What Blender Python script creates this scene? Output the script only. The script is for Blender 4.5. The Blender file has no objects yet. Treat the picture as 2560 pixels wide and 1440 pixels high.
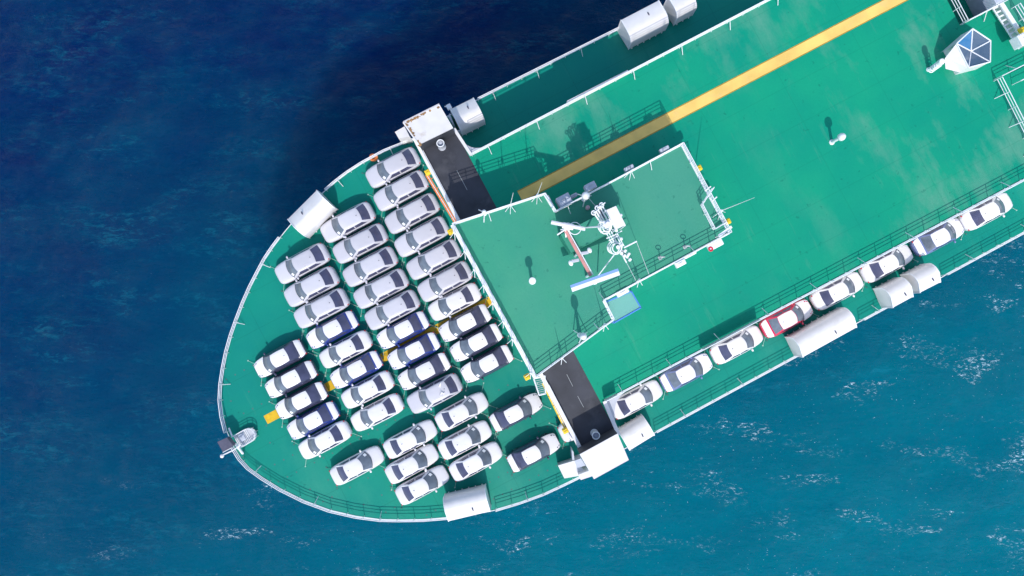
import bpy, bmesh, math, random
import numpy as np
from mathutils import Vector, Matrix, Quaternion
from mathutils.geometry import tessellate_polygon

random.seed(7)
SC = bpy.context.scene
COL = SC.collection

# ------------------------------------------------------------------ camera, sky, sun
F = 2000.0                       # focal length in photo pixels (photo 2560 wide)
CAM_H = 85.0
nad = Vector((15.0, -65.0, -F)).normalized()          # where straight down falls in the picture
rot = nad.rotation_difference(Vector((0, 0, -1)))
cam_d = bpy.data.cameras.new('camera'); cam = bpy.data.objects.new('camera', cam_d)
COL.objects.link(cam); SC.camera = cam
cam.location = (0, 0, CAM_H)
cam.rotation_mode = 'QUATERNION'; cam.rotation_quaternion = rot
cam_d.sensor_width = 36; cam_d.lens = 36 * F / 2560; cam_d.clip_end = 20000; cam_d.clip_start = 0.5

SUN_EL = 50.0
sx, sy = 0.16, -0.987            # horizontal direction towards the sun
W = bpy.data.worlds.new('World'); SC.world = W; W.use_nodes = True
wn = W.node_tree; bg = wn.nodes['Background']
sky = wn.nodes.new('ShaderNodeTexSky'); sky.sky_type = 'NISHITA'; sky.sun_disc = False
sky.sun_elevation = math.radians(SUN_EL); sky.sun_rotation = math.atan2(sx, sy)
wn.links.new(sky.outputs[0], bg.inputs[0]); bg.inputs[1].default_value = 0.15
sl = bpy.data.lights.new('sun', 'SUN'); sl.energy = 2.1; sl.angle = math.radians(0.5); sl.color = (1, 0.965, 0.92)
so = bpy.data.objects.new('sun', sl); COL.objects.link(so)
ce = math.cos(math.radians(SUN_EL)); se = math.sin(math.radians(SUN_EL))
so.rotation_mode = 'QUATERNION'
so.rotation_quaternion = Vector((-sx*ce, -sy*ce, -se)).to_track_quat('-Z', 'Y')
so.location = (20, -60, 120)
vs = SC.view_settings; vs.view_transform = 'Standard'; vs.look = 'None'; vs.gamma = 1.0; vs.exposure = 0.6
vs.use_curve_mapping = False
SC.cycles.max_bounces = 6; SC.cycles.diffuse_bounces = 3; SC.cycles.glossy_bounces = 3
SC.cycles.caustics_reflective = False; SC.cycles.caustics_refractive = False
SC.cycles.sample_clamp_indirect = 4.0

# ------------------------------------------------------------------ levels (metres above the water)
D, M, R = 20.0, 25.4, 29.4       # bow and side deck, main deck, bridge roof
CP = Vector((0, 0, CAM_H))
def at(x, y, z):
    """photo pixel + height -> place in the world"""
    d = rot @ Vector((x - 1280, 720 - y, -F))
    return CP + d * ((z - CAM_H) / d.z)
def P(l, z): return [at(x, y, z) for x, y in l]

# ------------------------------------------------------------------ materials
def mat(name, col, rough=0.5, metal=0.0, coat=0.0, spec=0.5, noise=0.0, scale=3.0, dirt=None, dirt_amt=0.0, dscale=1.5, bump=0.0):
    m = bpy.data.materials.new(name); m.use_nodes = True
    nt = m.node_tree; b = nt.nodes['Principled BSDF']
    b.inputs['Roughness'].default_value = rough; b.inputs['Metallic'].default_value = metal
    b.inputs['Coat Weight'].default_value = coat; b.inputs['Specular IOR Level'].default_value = spec
    geo = nt.nodes.new('ShaderNodeNewGeometry')
    n1 = nt.nodes.new('ShaderNodeTexNoise'); n1.inputs['Scale'].default_value = scale; n1.inputs['Detail'].default_value = 5
    nt.links.new(geo.outputs['Position'], n1.inputs['Vector'])
    r = nt.nodes.new('ShaderNodeMapRange'); r.inputs[1].default_value = .3; r.inputs[2].default_value = .7
    r.inputs[3].default_value = 1 - noise; r.inputs[4].default_value = 1 + noise
    nt.links.new(n1.outputs[0], r.inputs[0])
    mul = nt.nodes.new('ShaderNodeVectorMath'); mul.operation = 'SCALE'; mul.inputs[0].default_value = col
    nt.links.new(r.outputs[0], mul.inputs['Scale'])
    out = mul.outputs[0]
    if dirt:
        n2 = nt.nodes.new('ShaderNodeTexNoise'); n2.inputs['Scale'].default_value = dscale; n2.inputs['Detail'].default_value = 6; n2.inputs['Roughness'].default_value = .65
        nt.links.new(geo.outputs['Position'], n2.inputs['Vector'])
        rr = nt.nodes.new('ShaderNodeMapRange'); rr.inputs[1].default_value = .56; rr.inputs[2].default_value = .70
        rr.inputs[3].default_value = 0; rr.inputs[4].default_value = dirt_amt
        nt.links.new(n2.outputs[0], rr.inputs[0])
        mx = nt.nodes.new('ShaderNodeMix'); mx.data_type = 'RGBA'
        nt.links.new(rr.outputs[0], mx.inputs[0]); nt.links.new(out, mx.inputs[6]); mx.inputs[7].default_value = (*dirt, 1)
        out = mx.outputs[2]
    nt.links.new(out, b.inputs['Base Color'])
    if bump:
        bp = nt.nodes.new('ShaderNodeBump'); bp.inputs['Strength'].default_value = bump; bp.inputs['Distance'].default_value = .02
        nt.links.new(n1.outputs[0], bp.inputs['Height']); nt.links.new(bp.outputs[0], b.inputs['Normal'])
    return m

SHIP_A = None
def deck_mat(name, col, wear, wear_amt, wscale=.22, seam=.12, rough=.55, lo=.52, hi=.68, aft=None):
    """painted steel deck: wide worn patches, streaks, small stains, faint weld lines every few metres"""
    m = bpy.data.materials.new(name); m.use_nodes = True
    nt = m.node_tree; N = nt.nodes; L = nt.links; b = N['Principled BSDF']
    geo = N.new('ShaderNodeNewGeometry')
    mp = N.new('ShaderNodeMapping'); mp.inputs['Rotation'].default_value = (0, 0, math.radians(-27.5))
    L.new(geo.outputs['Position'], mp.inputs['Vector'])
    def noise(scale, detail=5, rough_=.6, stretch=None):
        n = N.new('ShaderNodeTexNoise'); n.inputs['Scale'].default_value = scale; n.inputs['Detail'].default_value = detail; n.inputs['Roughness'].default_value = rough_
        if stretch:
            q = N.new('ShaderNodeMapping'); q.inputs['Scale'].default_value = stretch
            L.new(mp.outputs[0], q.inputs['Vector']); L.new(q.outputs[0], n.inputs['Vector'])
        else: L.new(mp.outputs[0], n.inputs['Vector'])
        return n.outputs[0]
    def rng(s, a, b_, c, d):
        r = N.new('ShaderNodeMapRange'); r.inputs[1].default_value = a; r.inputs[2].default_value = b_; r.inputs[3].default_value = c; r.inputs[4].default_value = d
        L.new(s, r.inputs[0]); return r.outputs[0]
    def mixc(f, a, c):
        x = N.new('ShaderNodeMix'); x.data_type = 'RGBA'; L.new(f, x.inputs[0])
        if isinstance(a, tuple): x.inputs[6].default_value = (*a, 1)
        else: L.new(a, x.inputs[6])
        if isinstance(c, tuple): x.inputs[7].default_value = (*c, 1)
        else: L.new(c, x.inputs[7])
        return x.outputs[2]
    c2 = (col[0]*1.5+.004, col[1]*1.1, col[2]*1.02)
    c = mixc(rng(noise(.12, 4), .35, .65, 0, 1), (col[0], col[1]*.92, col[2]*1.0), c2)
    wf = rng(noise(wscale, 7, .62, (1.0, .45, 1)), lo, hi, 0, wear_amt)
    if aft:                                     # the after end and the port edge of this deck are the most walked and patched
        sa = N.new('ShaderNodeSeparateXYZ'); L.new(mp.outputs[0], sa.inputs[0])
        m1 = rng(sa.outputs[0], aft[0], aft[1], .12, 1.0); m2 = rng(sa.outputs[1], aft[2], aft[3], 0, .8)
        ad = N.new('ShaderNodeMath'); ad.operation = 'MAXIMUM'; L.new(m1, ad.inputs[0]); L.new(m2, ad.inputs[1])
        ml = N.new('ShaderNodeMath'); ml.operation = 'MULTIPLY'; L.new(wf, ml.inputs[0]); L.new(ad.outputs[0], ml.inputs[1]); wf = ml.outputs[0]
    c = mixc(wf, c, wear)          # worn patches, athwartships
    c = mixc(rng(noise(.5, 6, .7, (3.5, .4, 1)), .60, .74, 0, .25), c, wear)           # streaks
    c = mixc(rng(noise(2.0, 3), .66, .72, 0, .45), c, (col[0]*.3, col[1]*.45, col[2]*.5))      # small stains
    c = mixc(rng(noise(7, 2), .3, .7, 0, .12), c, (col[0]*.4, col[1]*.6, col[2]*.65))
    sp = N.new('ShaderNodeSeparateXYZ'); L.new(mp.outputs[0], sp.inputs[0])
    seams = None
    for out_i, per in ((0, 6.4), (1, 2.9)):
        a = N.new('ShaderNodeMath'); a.operation = 'PINGPONG'; a.inputs[1].default_value = per/2
        L.new(sp.outputs[out_i], a.inputs[0])
        s = rng(a.outputs[0], 0.0, .05, 1, 0)
        if seams is None: seams = s
        else:
            mm = N.new('ShaderNodeMath'); mm.operation = 'MAXIMUM'; L.new(seams, mm.inputs[0]); L.new(s, mm.inputs[1]); seams = mm.outputs[0]
    sm = N.new('ShaderNodeMath'); sm.operation = 'MULTIPLY'; sm.inputs[1].default_value = seam; L.new(seams, sm.inputs[0])
    c = mixc(sm.outputs[0], c, (col[0]*.5, col[1]*.5, col[2]*.5))
    L.new(c, b.inputs['Base Color'])
    L.new(rng(noise(.4, 5), .3, .7, rough-.08, rough+.1), b.inputs['Roughness'])
    b.inputs['Specular IOR Level'].default_value = .18
    bp = N.new('ShaderNodeBump'); bp.inputs['Strength'].default_value = .25; bp.inputs['Distance'].default_value = .03
    L.new(noise(1.1, 6), bp.inputs['Height']); L.new(bp.outputs[0], b.inputs['Normal'])
    return m

m_main = deck_mat('deck_paint_main', (.0, .282, .168), (.12, .33, .235), .85, .25, .22, lo=.50, hi=.66, aft=(22, 33, 5, 11))
m_bow = deck_mat('deck_paint_bow', (.0, .232, .172), (.05, .31, .21), .6, .10, .3)
m_roof = deck_mat('deck_paint_roof', (.03, .285, .185), (.085, .31, .215), .5, .18, .05, .6, .40, .62)
m_black = mat('dark_deck_coating', (.035, .037, .048), .6, noise=.35, scale=.6, dirt=(.09, .09, .1), dirt_amt=.5, dscale=.5)
m_white = mat('white_ship_paint', (.77, .745, .735), .4, noise=.05, scale=1.2, dirt=(.55, .50, .44), dirt_amt=.25, dscale=.9)
m_rustwhite = mat('rust_streaked_white_paint', (.70, .67, .65), .45, noise=.06, scale=1.2, dirt=(.33, .22, .12), dirt_amt=.75, dscale=.55)
m_rail = mat('white_rail_paint', (.82, .83, .84), .4, noise=.06, scale=2)
m_hull = mat('hull_paint', (.05, .12, .20), .4, noise=.1)
m_hoodin = mat('grey_white_paint', (.52, .53, .57), .4, noise=.05)
m_yellow = mat('yellow_line_paint', (.86, .56, .14), .55, noise=.12, scale=.8, dirt=(.72, .50, .20), dirt_amt=.6, dscale=.5)
m_yedge = mat('ochre_line_edge', (.42, .24, .02), .6, noise=.2)
m_yel2 = mat('yellow_bow_paint', (.72, .44, .005), .55, noise=.15, scale=3, dirt=(.5, .25, .03), dirt_amt=.5, dscale=2)
m_yelbox = mat('yellow_plastic', (.85, .58, .03), .4, noise=.05)
m_orange = mat('orange_paint', (.75, .22, .06), .5, noise=.1, dirt=(.6, .5, .4), dirt_amt=.6, dscale=1.2)
m_pink = mat('faded_red_paint', (.62, .27, .24), .5, noise=.15)
m_red = mat('red_paint', (.65, .02, .06), .4)
m_blue = mat('blue_paint', (.08, .25, .65), .4)
m_lblue = mat('pale_blue_paint', (.22, .36, .75), .4)
m_grey = mat('grey_paint', (.50, .53, .60), .5, noise=.05)
m_dgrey = mat('dark_grey_paint', (.08, .08, .12), .5, noise=.2)
m_steel = mat('galvanised_steel', (.5, .52, .52), .45, metal=.3)
m_tyre = mat('tyre_rubber', (.02, .02, .022), .8)
m_rim = mat('alloy_rim', (.5, .5, .52), .3, metal=.8)
m_black_plastic = mat('black_plastic', (.02, .02, .025), .5)
m_strap = mat('lashing_webbing', (.06, .14, .13), .7)
m_strap2 = mat('pale_lashing_webbing', (.35, .55, .45), .7)
m_glass = mat('car_glass', (.125, .15, .185), .08, coat=.5, noise=.3, scale=1.3)
m_glass2 = mat('car_glass_tinted', (.065, .068, .125), .08, coat=.4, noise=.2, scale=1.3)
m_tail = mat('tail_lamp_red', (.5, .02, .03), .15, coat=.5)
m_head = mat('head_lamp_clear', (.6, .62, .66), .1, coat=.5)
m_film = mat('white_protective_film', (.79, .765, .77), .38, noise=.02, scale=4)
m_paper = mat('white_paper', (.85, .86, .86), .6)
m_silver = mat('car_paint_silver', (.575, .56, .60), .3, coat=.4, noise=.03, scale=.5)
m_cwhite = mat('car_paint_white', (.77, .745, .75), .3, coat=.5)
m_cblue = mat('car_paint_blue', (.015, .035, .21), .3, coat=.6)
m_cnavy = mat('car_paint_dark', (.04, .045, .085), .3, coat=.6)
m_cred = mat('car_paint_red', (.60, .012, .07), .25, coat=.6)
m_cslate = mat('car_paint_slate_blue', (.14, .18, .36), .3, coat=.6)
def glass_mat(name, col, alpha):
    m = mat(name, col, .12, coat=.3); m.node_tree.nodes['Principled BSDF'].inputs['Alpha'].default_value = alpha; return m
m_canopy = glass_mat('frosted_green_panel', (.20, .50, .42), .85)
m_sky = glass_mat('blue_tinted_pane', (.10, .17, .26), .72)
m_skyb = glass_mat('bright_blue_pane', (.06, .25, .50), .72)

def water_mat():
    m = bpy.data.materials.new('sea_water'); m.use_nodes = True
    nt = m.node_tree; N = nt.nodes; L = nt.links; b = N['Principled BSDF']
    geo = N.new('ShaderNodeNewGeometry')
    def noise(scale, detail, rough_=.55, mapping=None, dist=0):
        n = N.new('ShaderNodeTexNoise'); n.inputs['Scale'].default_value = scale; n.inputs['Detail'].default_value = detail; n.inputs['Roughness'].default_value = rough_; n.inputs['Distortion'].default_value = dist
        if mapping:
            q = N.new('ShaderNodeMapping'); q.inputs['Rotation'].default_value = (0, 0, mapping[0]); q.inputs['Scale'].default_value = mapping[1]
            L.new(geo.outputs['Position'], q.inputs['Vector']); L.new(q.outputs[0], n.inputs['Vector'])
        else: L.new(geo.outputs['Position'], n.inputs['Vector'])
        return n.outputs[0]
    def rng(s, a, b_, c, d):
        r = N.new('ShaderNodeMapRange'); r.inputs[1].default_value = a; r.inputs[2].default_value = b_; r.inputs[3].default_value = c; r.inputs[4].default_value = d
        L.new(s, r.inputs[0]); return r.outputs[0]
    def mixc(f, a, c):
        x = N.new('ShaderNodeMix'); x.data_type = 'RGBA'; L.new(f, x.inputs[0])
        for i, v in ((6, a), (7, c)):
            if isinstance(v, tuple): x.inputs[i].default_value = (*v, 1)
            else: L.new(v, x.inputs[i])
        return x.outputs[2]
    def add(a, c, op='ADD'):
        x = N.new('ShaderNodeMath'); x.operation = op
        for i, v in ((0, a), (1, c)):
            if isinstance(v, (int, float)): x.inputs[i].default_value = v
            else: L.new(v, x.inputs[i])
        return x.outputs[0]
    # water body: navy turning teal to south and east, painting in the brightening towards the sun
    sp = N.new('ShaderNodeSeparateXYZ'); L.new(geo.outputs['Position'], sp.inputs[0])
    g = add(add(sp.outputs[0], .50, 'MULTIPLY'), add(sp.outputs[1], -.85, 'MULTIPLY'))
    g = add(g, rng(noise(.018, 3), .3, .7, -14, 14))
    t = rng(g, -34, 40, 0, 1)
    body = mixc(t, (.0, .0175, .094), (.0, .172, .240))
    body = mixc(rng(noise(.16, 5, .6, (math.radians(20), (1, 2.2, 1))), .38, .68, 0, .22), body, (.0, .09, .17))
    # fine aerated streaks
    att = N.new('ShaderNodeAttribute'); att.attribute_name = 'crest'
    streak = rng(noise(1.1, 9, .78, (math.radians(-28), (.55, 1.5, 1)), .5), .49, .64, 0, 1)
    patch = rng(noise(.16, 6, .62, (math.radians(-28), (.45, 1.5, 1)), .4), .47, .60, .06, 1)
    f = add(streak, patch, 'MULTIPLY')
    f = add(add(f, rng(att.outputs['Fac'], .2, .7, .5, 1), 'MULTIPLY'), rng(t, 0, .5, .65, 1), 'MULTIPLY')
    body = mixc(add(f, .55, 'MULTIPLY'), body, (.01, .26, .36))
    foam_glint = rng(noise(3.3, 9, .8, (math.radians(-28), (.6, 1.4, 1)), .5), .545, .60, 0, 1)  # whitecaps that also paint in sun glitter, thickest on the sunward side
    fp = rng(noise(.2, 7, .65, (math.radians(-28), (.55, 1.4, 1)), .5), .55, .62, 0, 1)
    fo = add(add(add(foam_glint, fp, 'MULTIPLY'), rng(att.outputs['Fac'], .15, .5, .2, 1), 'MULTIPLY'), rng(t, .3, .75, .03, 2.2), 'MULTIPLY')
    sun_glint = rng(noise(4.6, 3, .6, (math.radians(-28), (.8, 1.3, 1))), .70, .735, 0, 1)  # sun glints painted on as pale specks
    sp2 = add(add(sun_glint, rng(noise(.13, 5, .6), .44, .6, .1, 1), 'MULTIPLY'), rng(t, .45, .85, .1, 1.2), 'MULTIPLY')
    fo = add(fo, sp2, 'MAXIMUM')
    body = mixc(add(fo, .85, 'MULTIPLY'), body, (.62, .84, .92))
    L.new(body, b.inputs['Base Color'])
    ssw = add(1.0, add(add(fo, 1.0, 'MULTIPLY'), add(f, .75, 'MULTIPLY'), 'MAXIMUM'), 'SUBTRACT')
    ssw.node.use_clamp = True
    L.new(ssw, b.inputs['Subsurface Weight'])
    b.inputs['Roughness'].default_value = .08; b.inputs['Specular IOR Level'].default_value = .16
    b.inputs['IOR'].default_value = 1.33
    b.subsurface_method = 'BURLEY'; b.inputs['Subsurface Radius'].default_value = (1, 1, 1); b.inputs['Subsurface Scale'].default_value = 16.0
    h = add(noise(1.4, 7, .62, (math.radians(20), (.75, 1.5, 1)), .3), add(noise(5.5, 5, .6), .28, 'MULTIPLY'))
    bp = N.new('ShaderNodeBump'); bp.inputs['Strength'].default_value = 1.0; bp.inputs['Distance'].default_value = 1.0
    L.new(h, bp.inputs['Height']); L.new(bp.outputs[0], b.inputs['Normal'])
    return m
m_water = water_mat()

# ------------------------------------------------------------------ mesh helpers
def tag(o, label=None, cat=None, group=None, kind=None):
    if label: o['label'] = label
    if cat: o['category'] = cat
    if group: o['group'] = group
    if kind: o['kind'] = kind
    return o
def empty(name, loc, label, cat, group=None, rz=0):
    o = bpy.data.objects.new(name, None); COL.objects.link(o); o.location = loc; o.rotation_euler = (0, 0, rz)
    o.empty_display_size = .3
    return tag(o, label, cat, group)
def link(name, me, m, parent=None, origin=None, smooth=None):
    if m is not None and len(me.materials) == 0: me.materials.append(m)
    o = bpy.data.objects.new(name, me); COL.objects.link(o)
    if parent is not None:
        o.parent = parent
    return o
class MB:
    """collects shapes in world (or local) coordinates and links them as one mesh"""
    def __init__(s): s.v = []; s.f = []
    def add(s, vs, fs):
        k = len(s.v); s.v += [tuple(v) for v in vs]; s.f += [tuple(i + k for i in f) for f in fs]; return s
    def prism(s, poly, z0, z1, scale0=1.0):
        n = len(poly); c = Vector((sum(p[0] for p in poly)/n, sum(p[1] for p in poly)/n))
        bot = [(c.x + (p[0]-c.x)*scale0, c.y + (p[1]-c.y)*scale0, z0) for p in poly]; top = [(p[0], p[1], z1) for p in poly]
        fs = [(i, (i+1) % n, n+(i+1) % n, n+i) for i in range(n)]
        tri = tessellate_polygon([[Vector((p[0], p[1], 0)) for p in poly]])
        fs += [(n+a, n+b, n+c_) for a, b, c_ in tri] + [(c_, b, a) for a, b, c_ in tri]
        return s.add(bot+top, fs)
    def box(s, c, dx, dy, dz, ang=0, ch=0.0):
        """box with its base centre at c"""
        ca, sa = math.cos(ang), math.sin(ang); c = Vector(c); vs = []
        hx, hy = dx/2, dy/2
        if ch > 0:
            ring = [(hx, -hy+ch), (hx, hy-ch), (hx-ch, hy), (-hx+ch, hy), (-hx, hy-ch), (-hx, -hy+ch), (-hx+ch, -hy), (hx-ch, -hy)]
        else: ring = [(hx, -hy), (hx, hy), (-hx, hy), (-hx, -hy)]
        n = len(ring)
        levels = [(0, 1), (dz-ch, 1), (dz, 1-2*ch/max(min(dx, dy), .01))] if ch > 0 else [(0, 1), (dz, 1)]
        for z, k in levels:
            for x, y in ring:
                x *= k; y *= k
                vs.append((c.x + x*ca - y*sa, c.y + x*sa + y*ca, c.z + z))
        fs = []
        for l in range(len(levels)-1):
            fs += [(l*n+i, l*n+(i+1) % n, (l+1)*n+(i+1) % n, (l+1)*n+i) for i in range(n)]
        fs += [tuple(range(n))[::-1], tuple(range((len(levels)-1)*n, len(levels)*n))]
        return s.add(vs, fs)
    def bar(s, a, b, r, n=6, r2=None):
        a, b = Vector(a), Vector(b); d = b - a
        if d.length < 1e-5: return s
        q = d.to_track_quat('Z', 'X'); vs = []
        for p, rr in ((a, r), (b, r if r2 is None else r2)):
            for i in range(n):
                t = 2*math.pi*i/n + math.pi/n
                vs.append(p + q @ Vector((math.cos(t)*rr, math.sin(t)*rr, 0)))
        return s.add(vs, [(i, (i+1) % n, n+(i+1) % n, n+i) for i in range(n)] + [tuple(range(n))[::-1], tuple(range(n, 2*n))])
    def path(s, pts, r, n=6):
        for a, b in zip(pts, pts[1:]):
            d = (Vector(b)-Vector(a)).normalized()*r*.4
            s.bar(Vector(a)-d, Vector(b)+d, r, n)
        return s
    def beam(s, a, b, w, h):
        """rectangular bar, w across, h tall"""
        a, b = Vector(a), Vector(b); d = (b-a); side = Vector((-d.y, d.x, 0)).normalized()*w/2; up = Vector((0, 0, h/2))
        vs = [p + sg*side + u*up for p in (a, b) for sg, u in ((-1, -1), (1, -1), (1, 1), (-1, 1))]
        return s.add(vs, [(0, 1, 5, 4), (1, 2, 6, 5), (2, 3, 7, 6), (3, 0, 4, 7), (3, 2, 1, 0), (4, 5, 6, 7)])
    def lathe(s, c, prof, n=16):
        """prof: (radius, height) pairs from bottom to top"""
        c = Vector(c); vs = []
        for r, z in prof:
            for i in range(n):
                t = 2*math.pi*i/n; vs.append((c.x+r*math.cos(t), c.y+r*math.sin(t), c.z+z))
        fs = []
        for l in range(len(prof)-1): fs += [(l*n+i, l*n+(i+1) % n, (l+1)*n+(i+1) % n, (l+1)*n+i) for i in range(n)]
        fs += [tuple(range(n))[::-1], tuple(range((len(prof)-1)*n, len(prof)*n))]
        return s.add(vs, fs)
    def torus(s, c, Rr, r, q=None, n=20, k=6):
        c = Vector(c); q = q or Quaternion(); vs = []; fs = []
        for i in range(n):
            t = 2*math.pi*i/n
            for j in range(k):
                p = 2*math.pi*j/k
                vs.append(c + q @ Vector(((Rr+r*math.cos(p))*math.cos(t), (Rr+r*math.cos(p))*math.sin(t), r*math.sin(p))))
        for i in range(n):
            for j in range(k):
                fs.append((i*k+j, ((i+1) % n)*k+j, ((i+1) % n)*k+(j+1) % k, i*k+(j+1) % k))
        return s.add(vs, fs)
    def ell(s, c, rx, ry, rz, ang=0, n=12, k=8):
        c = Vector(c); vs = []; fs = []; ca, sa = math.cos(ang), math.sin(ang)
        for j in range(1, k):
            p = math.pi*j/k
            for i in range(n):
                t = 2*math.pi*i/n; x = rx*math.sin(p)*math.cos(t); y = ry*math.sin(p)*math.sin(t)
                vs.append((c.x+x*ca-y*sa, c.y+x*sa+y*ca, c.z+rz*math.cos(p)))
        top = len(vs); vs += [(c.x, c.y, c.z+rz), (c.x, c.y, c.z-rz)]
        for j in range(k-2):
            for i in range(n): fs.append((j*n+i, (j+1)*n+i, (j+1)*n+(i+1) % n, j*n+(i+1) % n))
        for i in range(n):
            fs.append((top, i, (i+1) % n)); fs.append((top+1, (k-2)*n+(i+1) % n, (k-2)*n+i))
        return s.add(vs, fs)
    def mesh(s, name, smooth=False, origin=None):
        me = bpy.data.meshes.new(name)
        v = s.v if origin is None else [(a-origin[0], b-origin[1], c-origin[2]) for a, b, c in s.v]
        me.from_pydata(v, [], s.f); me.validate()
        bm = bmesh.new(); bm.from_mesh(me); bmesh.ops.recalc_face_normals(bm, faces=bm.faces); bm.to_mesh(me); bm.free()
        if smooth:
            for p in me.polygons: p.use_smooth = True
            me.set_sharp_from_angle(angle=math.radians(smooth if smooth is not True else 40))
        return me
    def build(s, name, m, parent=None, smooth=False):
        """world coordinates; the parent's own place is taken off"""
        org = parent_origin(parent) if parent is not None else None
        if parent is not None and parent.get('_local'): org = None
        return link(name, s.mesh(name, smooth, org), m, parent)
def parent_origin(p):
    v = Vector((0, 0, 0))
    while p is not None: v += p.location; p = p.parent
    return v
def thing(name, m, mb, label, cat, group=None, smooth=False):
    """a thing that is one mesh, its origin at the middle of its base"""
    xs = [v[0] for v in mb.v]; ys = [v[1] for v in mb.v]; zs = [v[2] for v in mb.v]
    o_ = Vector(((min(xs)+max(xs))/2, (min(ys)+max(ys))/2, min(zs)))
    o = link(name, mb.mesh(name, smooth, o_), m); o.location = o_
    return tag(o, label, cat, group)
def sheet(name, polys, z, m, parent, holes=()):
    loops = [[Vector((p[0], p[1], 0)) for p in l] for l in (polys, *holes)]
    tri = tessellate_polygon(loops); flat = [v for l in loops for v in l]
    me = bpy.data.meshes.new(name); me.from_pydata([(v.x, v.y, z) for v in flat], [], [tuple(t) for t in tri])
    bm = bmesh.new(); bm.from_mesh(me)
    for f in bm.faces:
        f.normal_update()
        if f.normal.z < 0: f.normal_flip()
    bm.to_mesh(me); bm.free()
    o = link(name, me, m, parent)
    if parent is not None:
        po = parent_origin(parent)
        for v in me.vertices: v.co -= Vector(po)
    return o

# ------------------------------------------------------------------ the sea
def make_sea():
    Lx, N_ = 168.0, 672
    k = 2*np.pi*np.fft.fftfreq(N_, Lx/N_)
    kx, ky = np.meshgrid(k, k, indexing='ij'); kk = np.sqrt(kx**2+ky**2); kk[0, 0] = 1
    rs = np.random.RandomState(3)
    wd = np.array([math.cos(math.radians(112)), math.sin(math.radians(112))])
    Lw = 4.8**2/9.81
    ph = np.exp(-1/(kk*Lw)**2)/kk**4 * (0.25+0.75*((kx*wd[0]+ky*wd[1])/kk)**2) * np.exp(-(kk*.12)**2)
    ph[0, 0] = 0
    hk = np.sqrt(ph)*(rs.randn(N_, N_)+1j*rs.randn(N_, N_))
    h = np.real(np.fft.ifft2(hk)); sc = .16/h.std()
    h *= sc
    dx = np.real(np.fft.ifft2(-1j*kx/kk*hk))*sc*1.0; dy = np.real(np.fft.ifft2(-1j*ky/kk*hk))*sc*1.0
    crest = np.clip((h/h.std()+.6)/3.0, 0, 1)
    g = (np.arange(N_)-N_/2)*(Lx/N_)
    j0, j1 = 112, N_-112
    xs = np.concatenate([[-6000, -2000, -700, -250, -120], g, [120, 250, 700, 2000, 6000]])
    ysg = g[j0:j1]
    ys = np.concatenate([[-6000, -2000, -700, -250, -110], ysg, [110, 250, 700, 2000, 6000]])
    nx, ny = len(xs), len(ys)
    X, Y = np.meshgrid(xs, ys, indexing='ij'); Z = np.zeros_like(X); C = np.full_like(X, .4)
    fx = np.clip((84-np.abs(g))/6, 0, 1)[:, None]; fy = np.clip((56-np.abs(ysg))/5, 0, 1)[None, :]; fd = fx*fy
    sl_ = (slice(5, 5+N_), slice(5, 5+j1-j0))
    Z[sl_] = h[:, j0:j1]*fd; X[sl_] += dx[:, j0:j1]*fd; Y[sl_] += dy[:, j0:j1]*fd; C[sl_] = crest[:, j0:j1]
    co = np.stack([X, Y, Z], -1).reshape(-1, 3)
    idx = np.arange(nx*ny).reshape(nx, ny)
    q = np.stack([idx[:-1, :-1], idx[1:, :-1], idx[1:, 1:], idx[:-1, 1:]], -1).reshape(-1, 4)
    me = bpy.data.meshes.new('sea'); me.vertices.add(len(co)); me.vertices.foreach_set('co', co.ravel())
    me.loops.add(q.size); me.loops.foreach_set('vertex_index', q.ravel().astype(np.int32))
    me.polygons.add(len(q)); me.polygons.foreach_set('loop_start', np.arange(0, q.size, 4, dtype=np.int32))
    me.polygons.foreach_set('use_smooth', np.ones(len(q), dtype=bool)); me.update()
    a = me.attributes.new('crest', 'FLOAT', 'POINT'); a.data.foreach_set('value', C.ravel().astype(np.float32))
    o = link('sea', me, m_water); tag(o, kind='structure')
make_sea()

# ------------------------------------------------------------------ the ship
ship = empty('cargo_ship', at(1280, 720, 0), 'long car carrier ship with green decks and white railings on blue sea', 'ship')
rail_px = [(1048, 352), (1030, 350), (1000, 362), (960, 378), (905, 408), (868, 432), (838, 455), (815, 475), (770, 515), (735, 552), (716, 574), (700, 594), (682, 618), (662, 648), (645, 680), (626, 717),
           (608, 758), (592, 800), (578, 840), (567, 880), (559, 920), (553, 960), (551, 1000), (556, 1040), (566, 1080), (583, 1118), (600, 1146), (622, 1170), (655, 1194), (700, 1222),
           (760, 1252), (825, 1276), (890, 1291), (950, 1299), (1000, 1300), (1060, 1299), (1120, 1294), (1180, 1286), (1240, 1274), (1300, 1256), (1360, 1234), (1420, 1206), (1470, 1181)]
bow_line = P(rail_px, D + .55)
left_side = P([(1048, 330), (1195, 249), (1560, 66), (1900, -105), (2600, -460), (3300, -815)], D + .55)
right_side = P([(1480, 1164), (1640, 1079), (2560, 580), (3300, 180)], D + .55)
outline = [Vector((p.x, p.y, 0)) for p in reversed(left_side)] + [Vector((p.x, p.y, 0)) for p in bow_line] + [Vector((p.x, p.y, 0)) for p in right_side]
def grow(poly, d):
    c = Vector((sum(p.x for p in poly)/len(poly), sum(p.y for p in poly)/len(poly), 0)); out = []
    n = len(poly)
    for i, p in enumerate(poly):
        a = poly[i-1] if i else poly[i]; b = poly[i+1] if i < n-1 else poly[i]
        t = (b-a).normalized(); out.append(p + Vector((t.y, -t.x, 0))*d)
    return out
def area(p): return sum(p[i-1].x*p[i].y-p[i].x*p[i-1].y for i in range(len(p)))/2
sg = 1 if area(outline) > 0 else -1
edge = grow(outline, .12*sg)
mb = MB(); n = len(edge)
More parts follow.
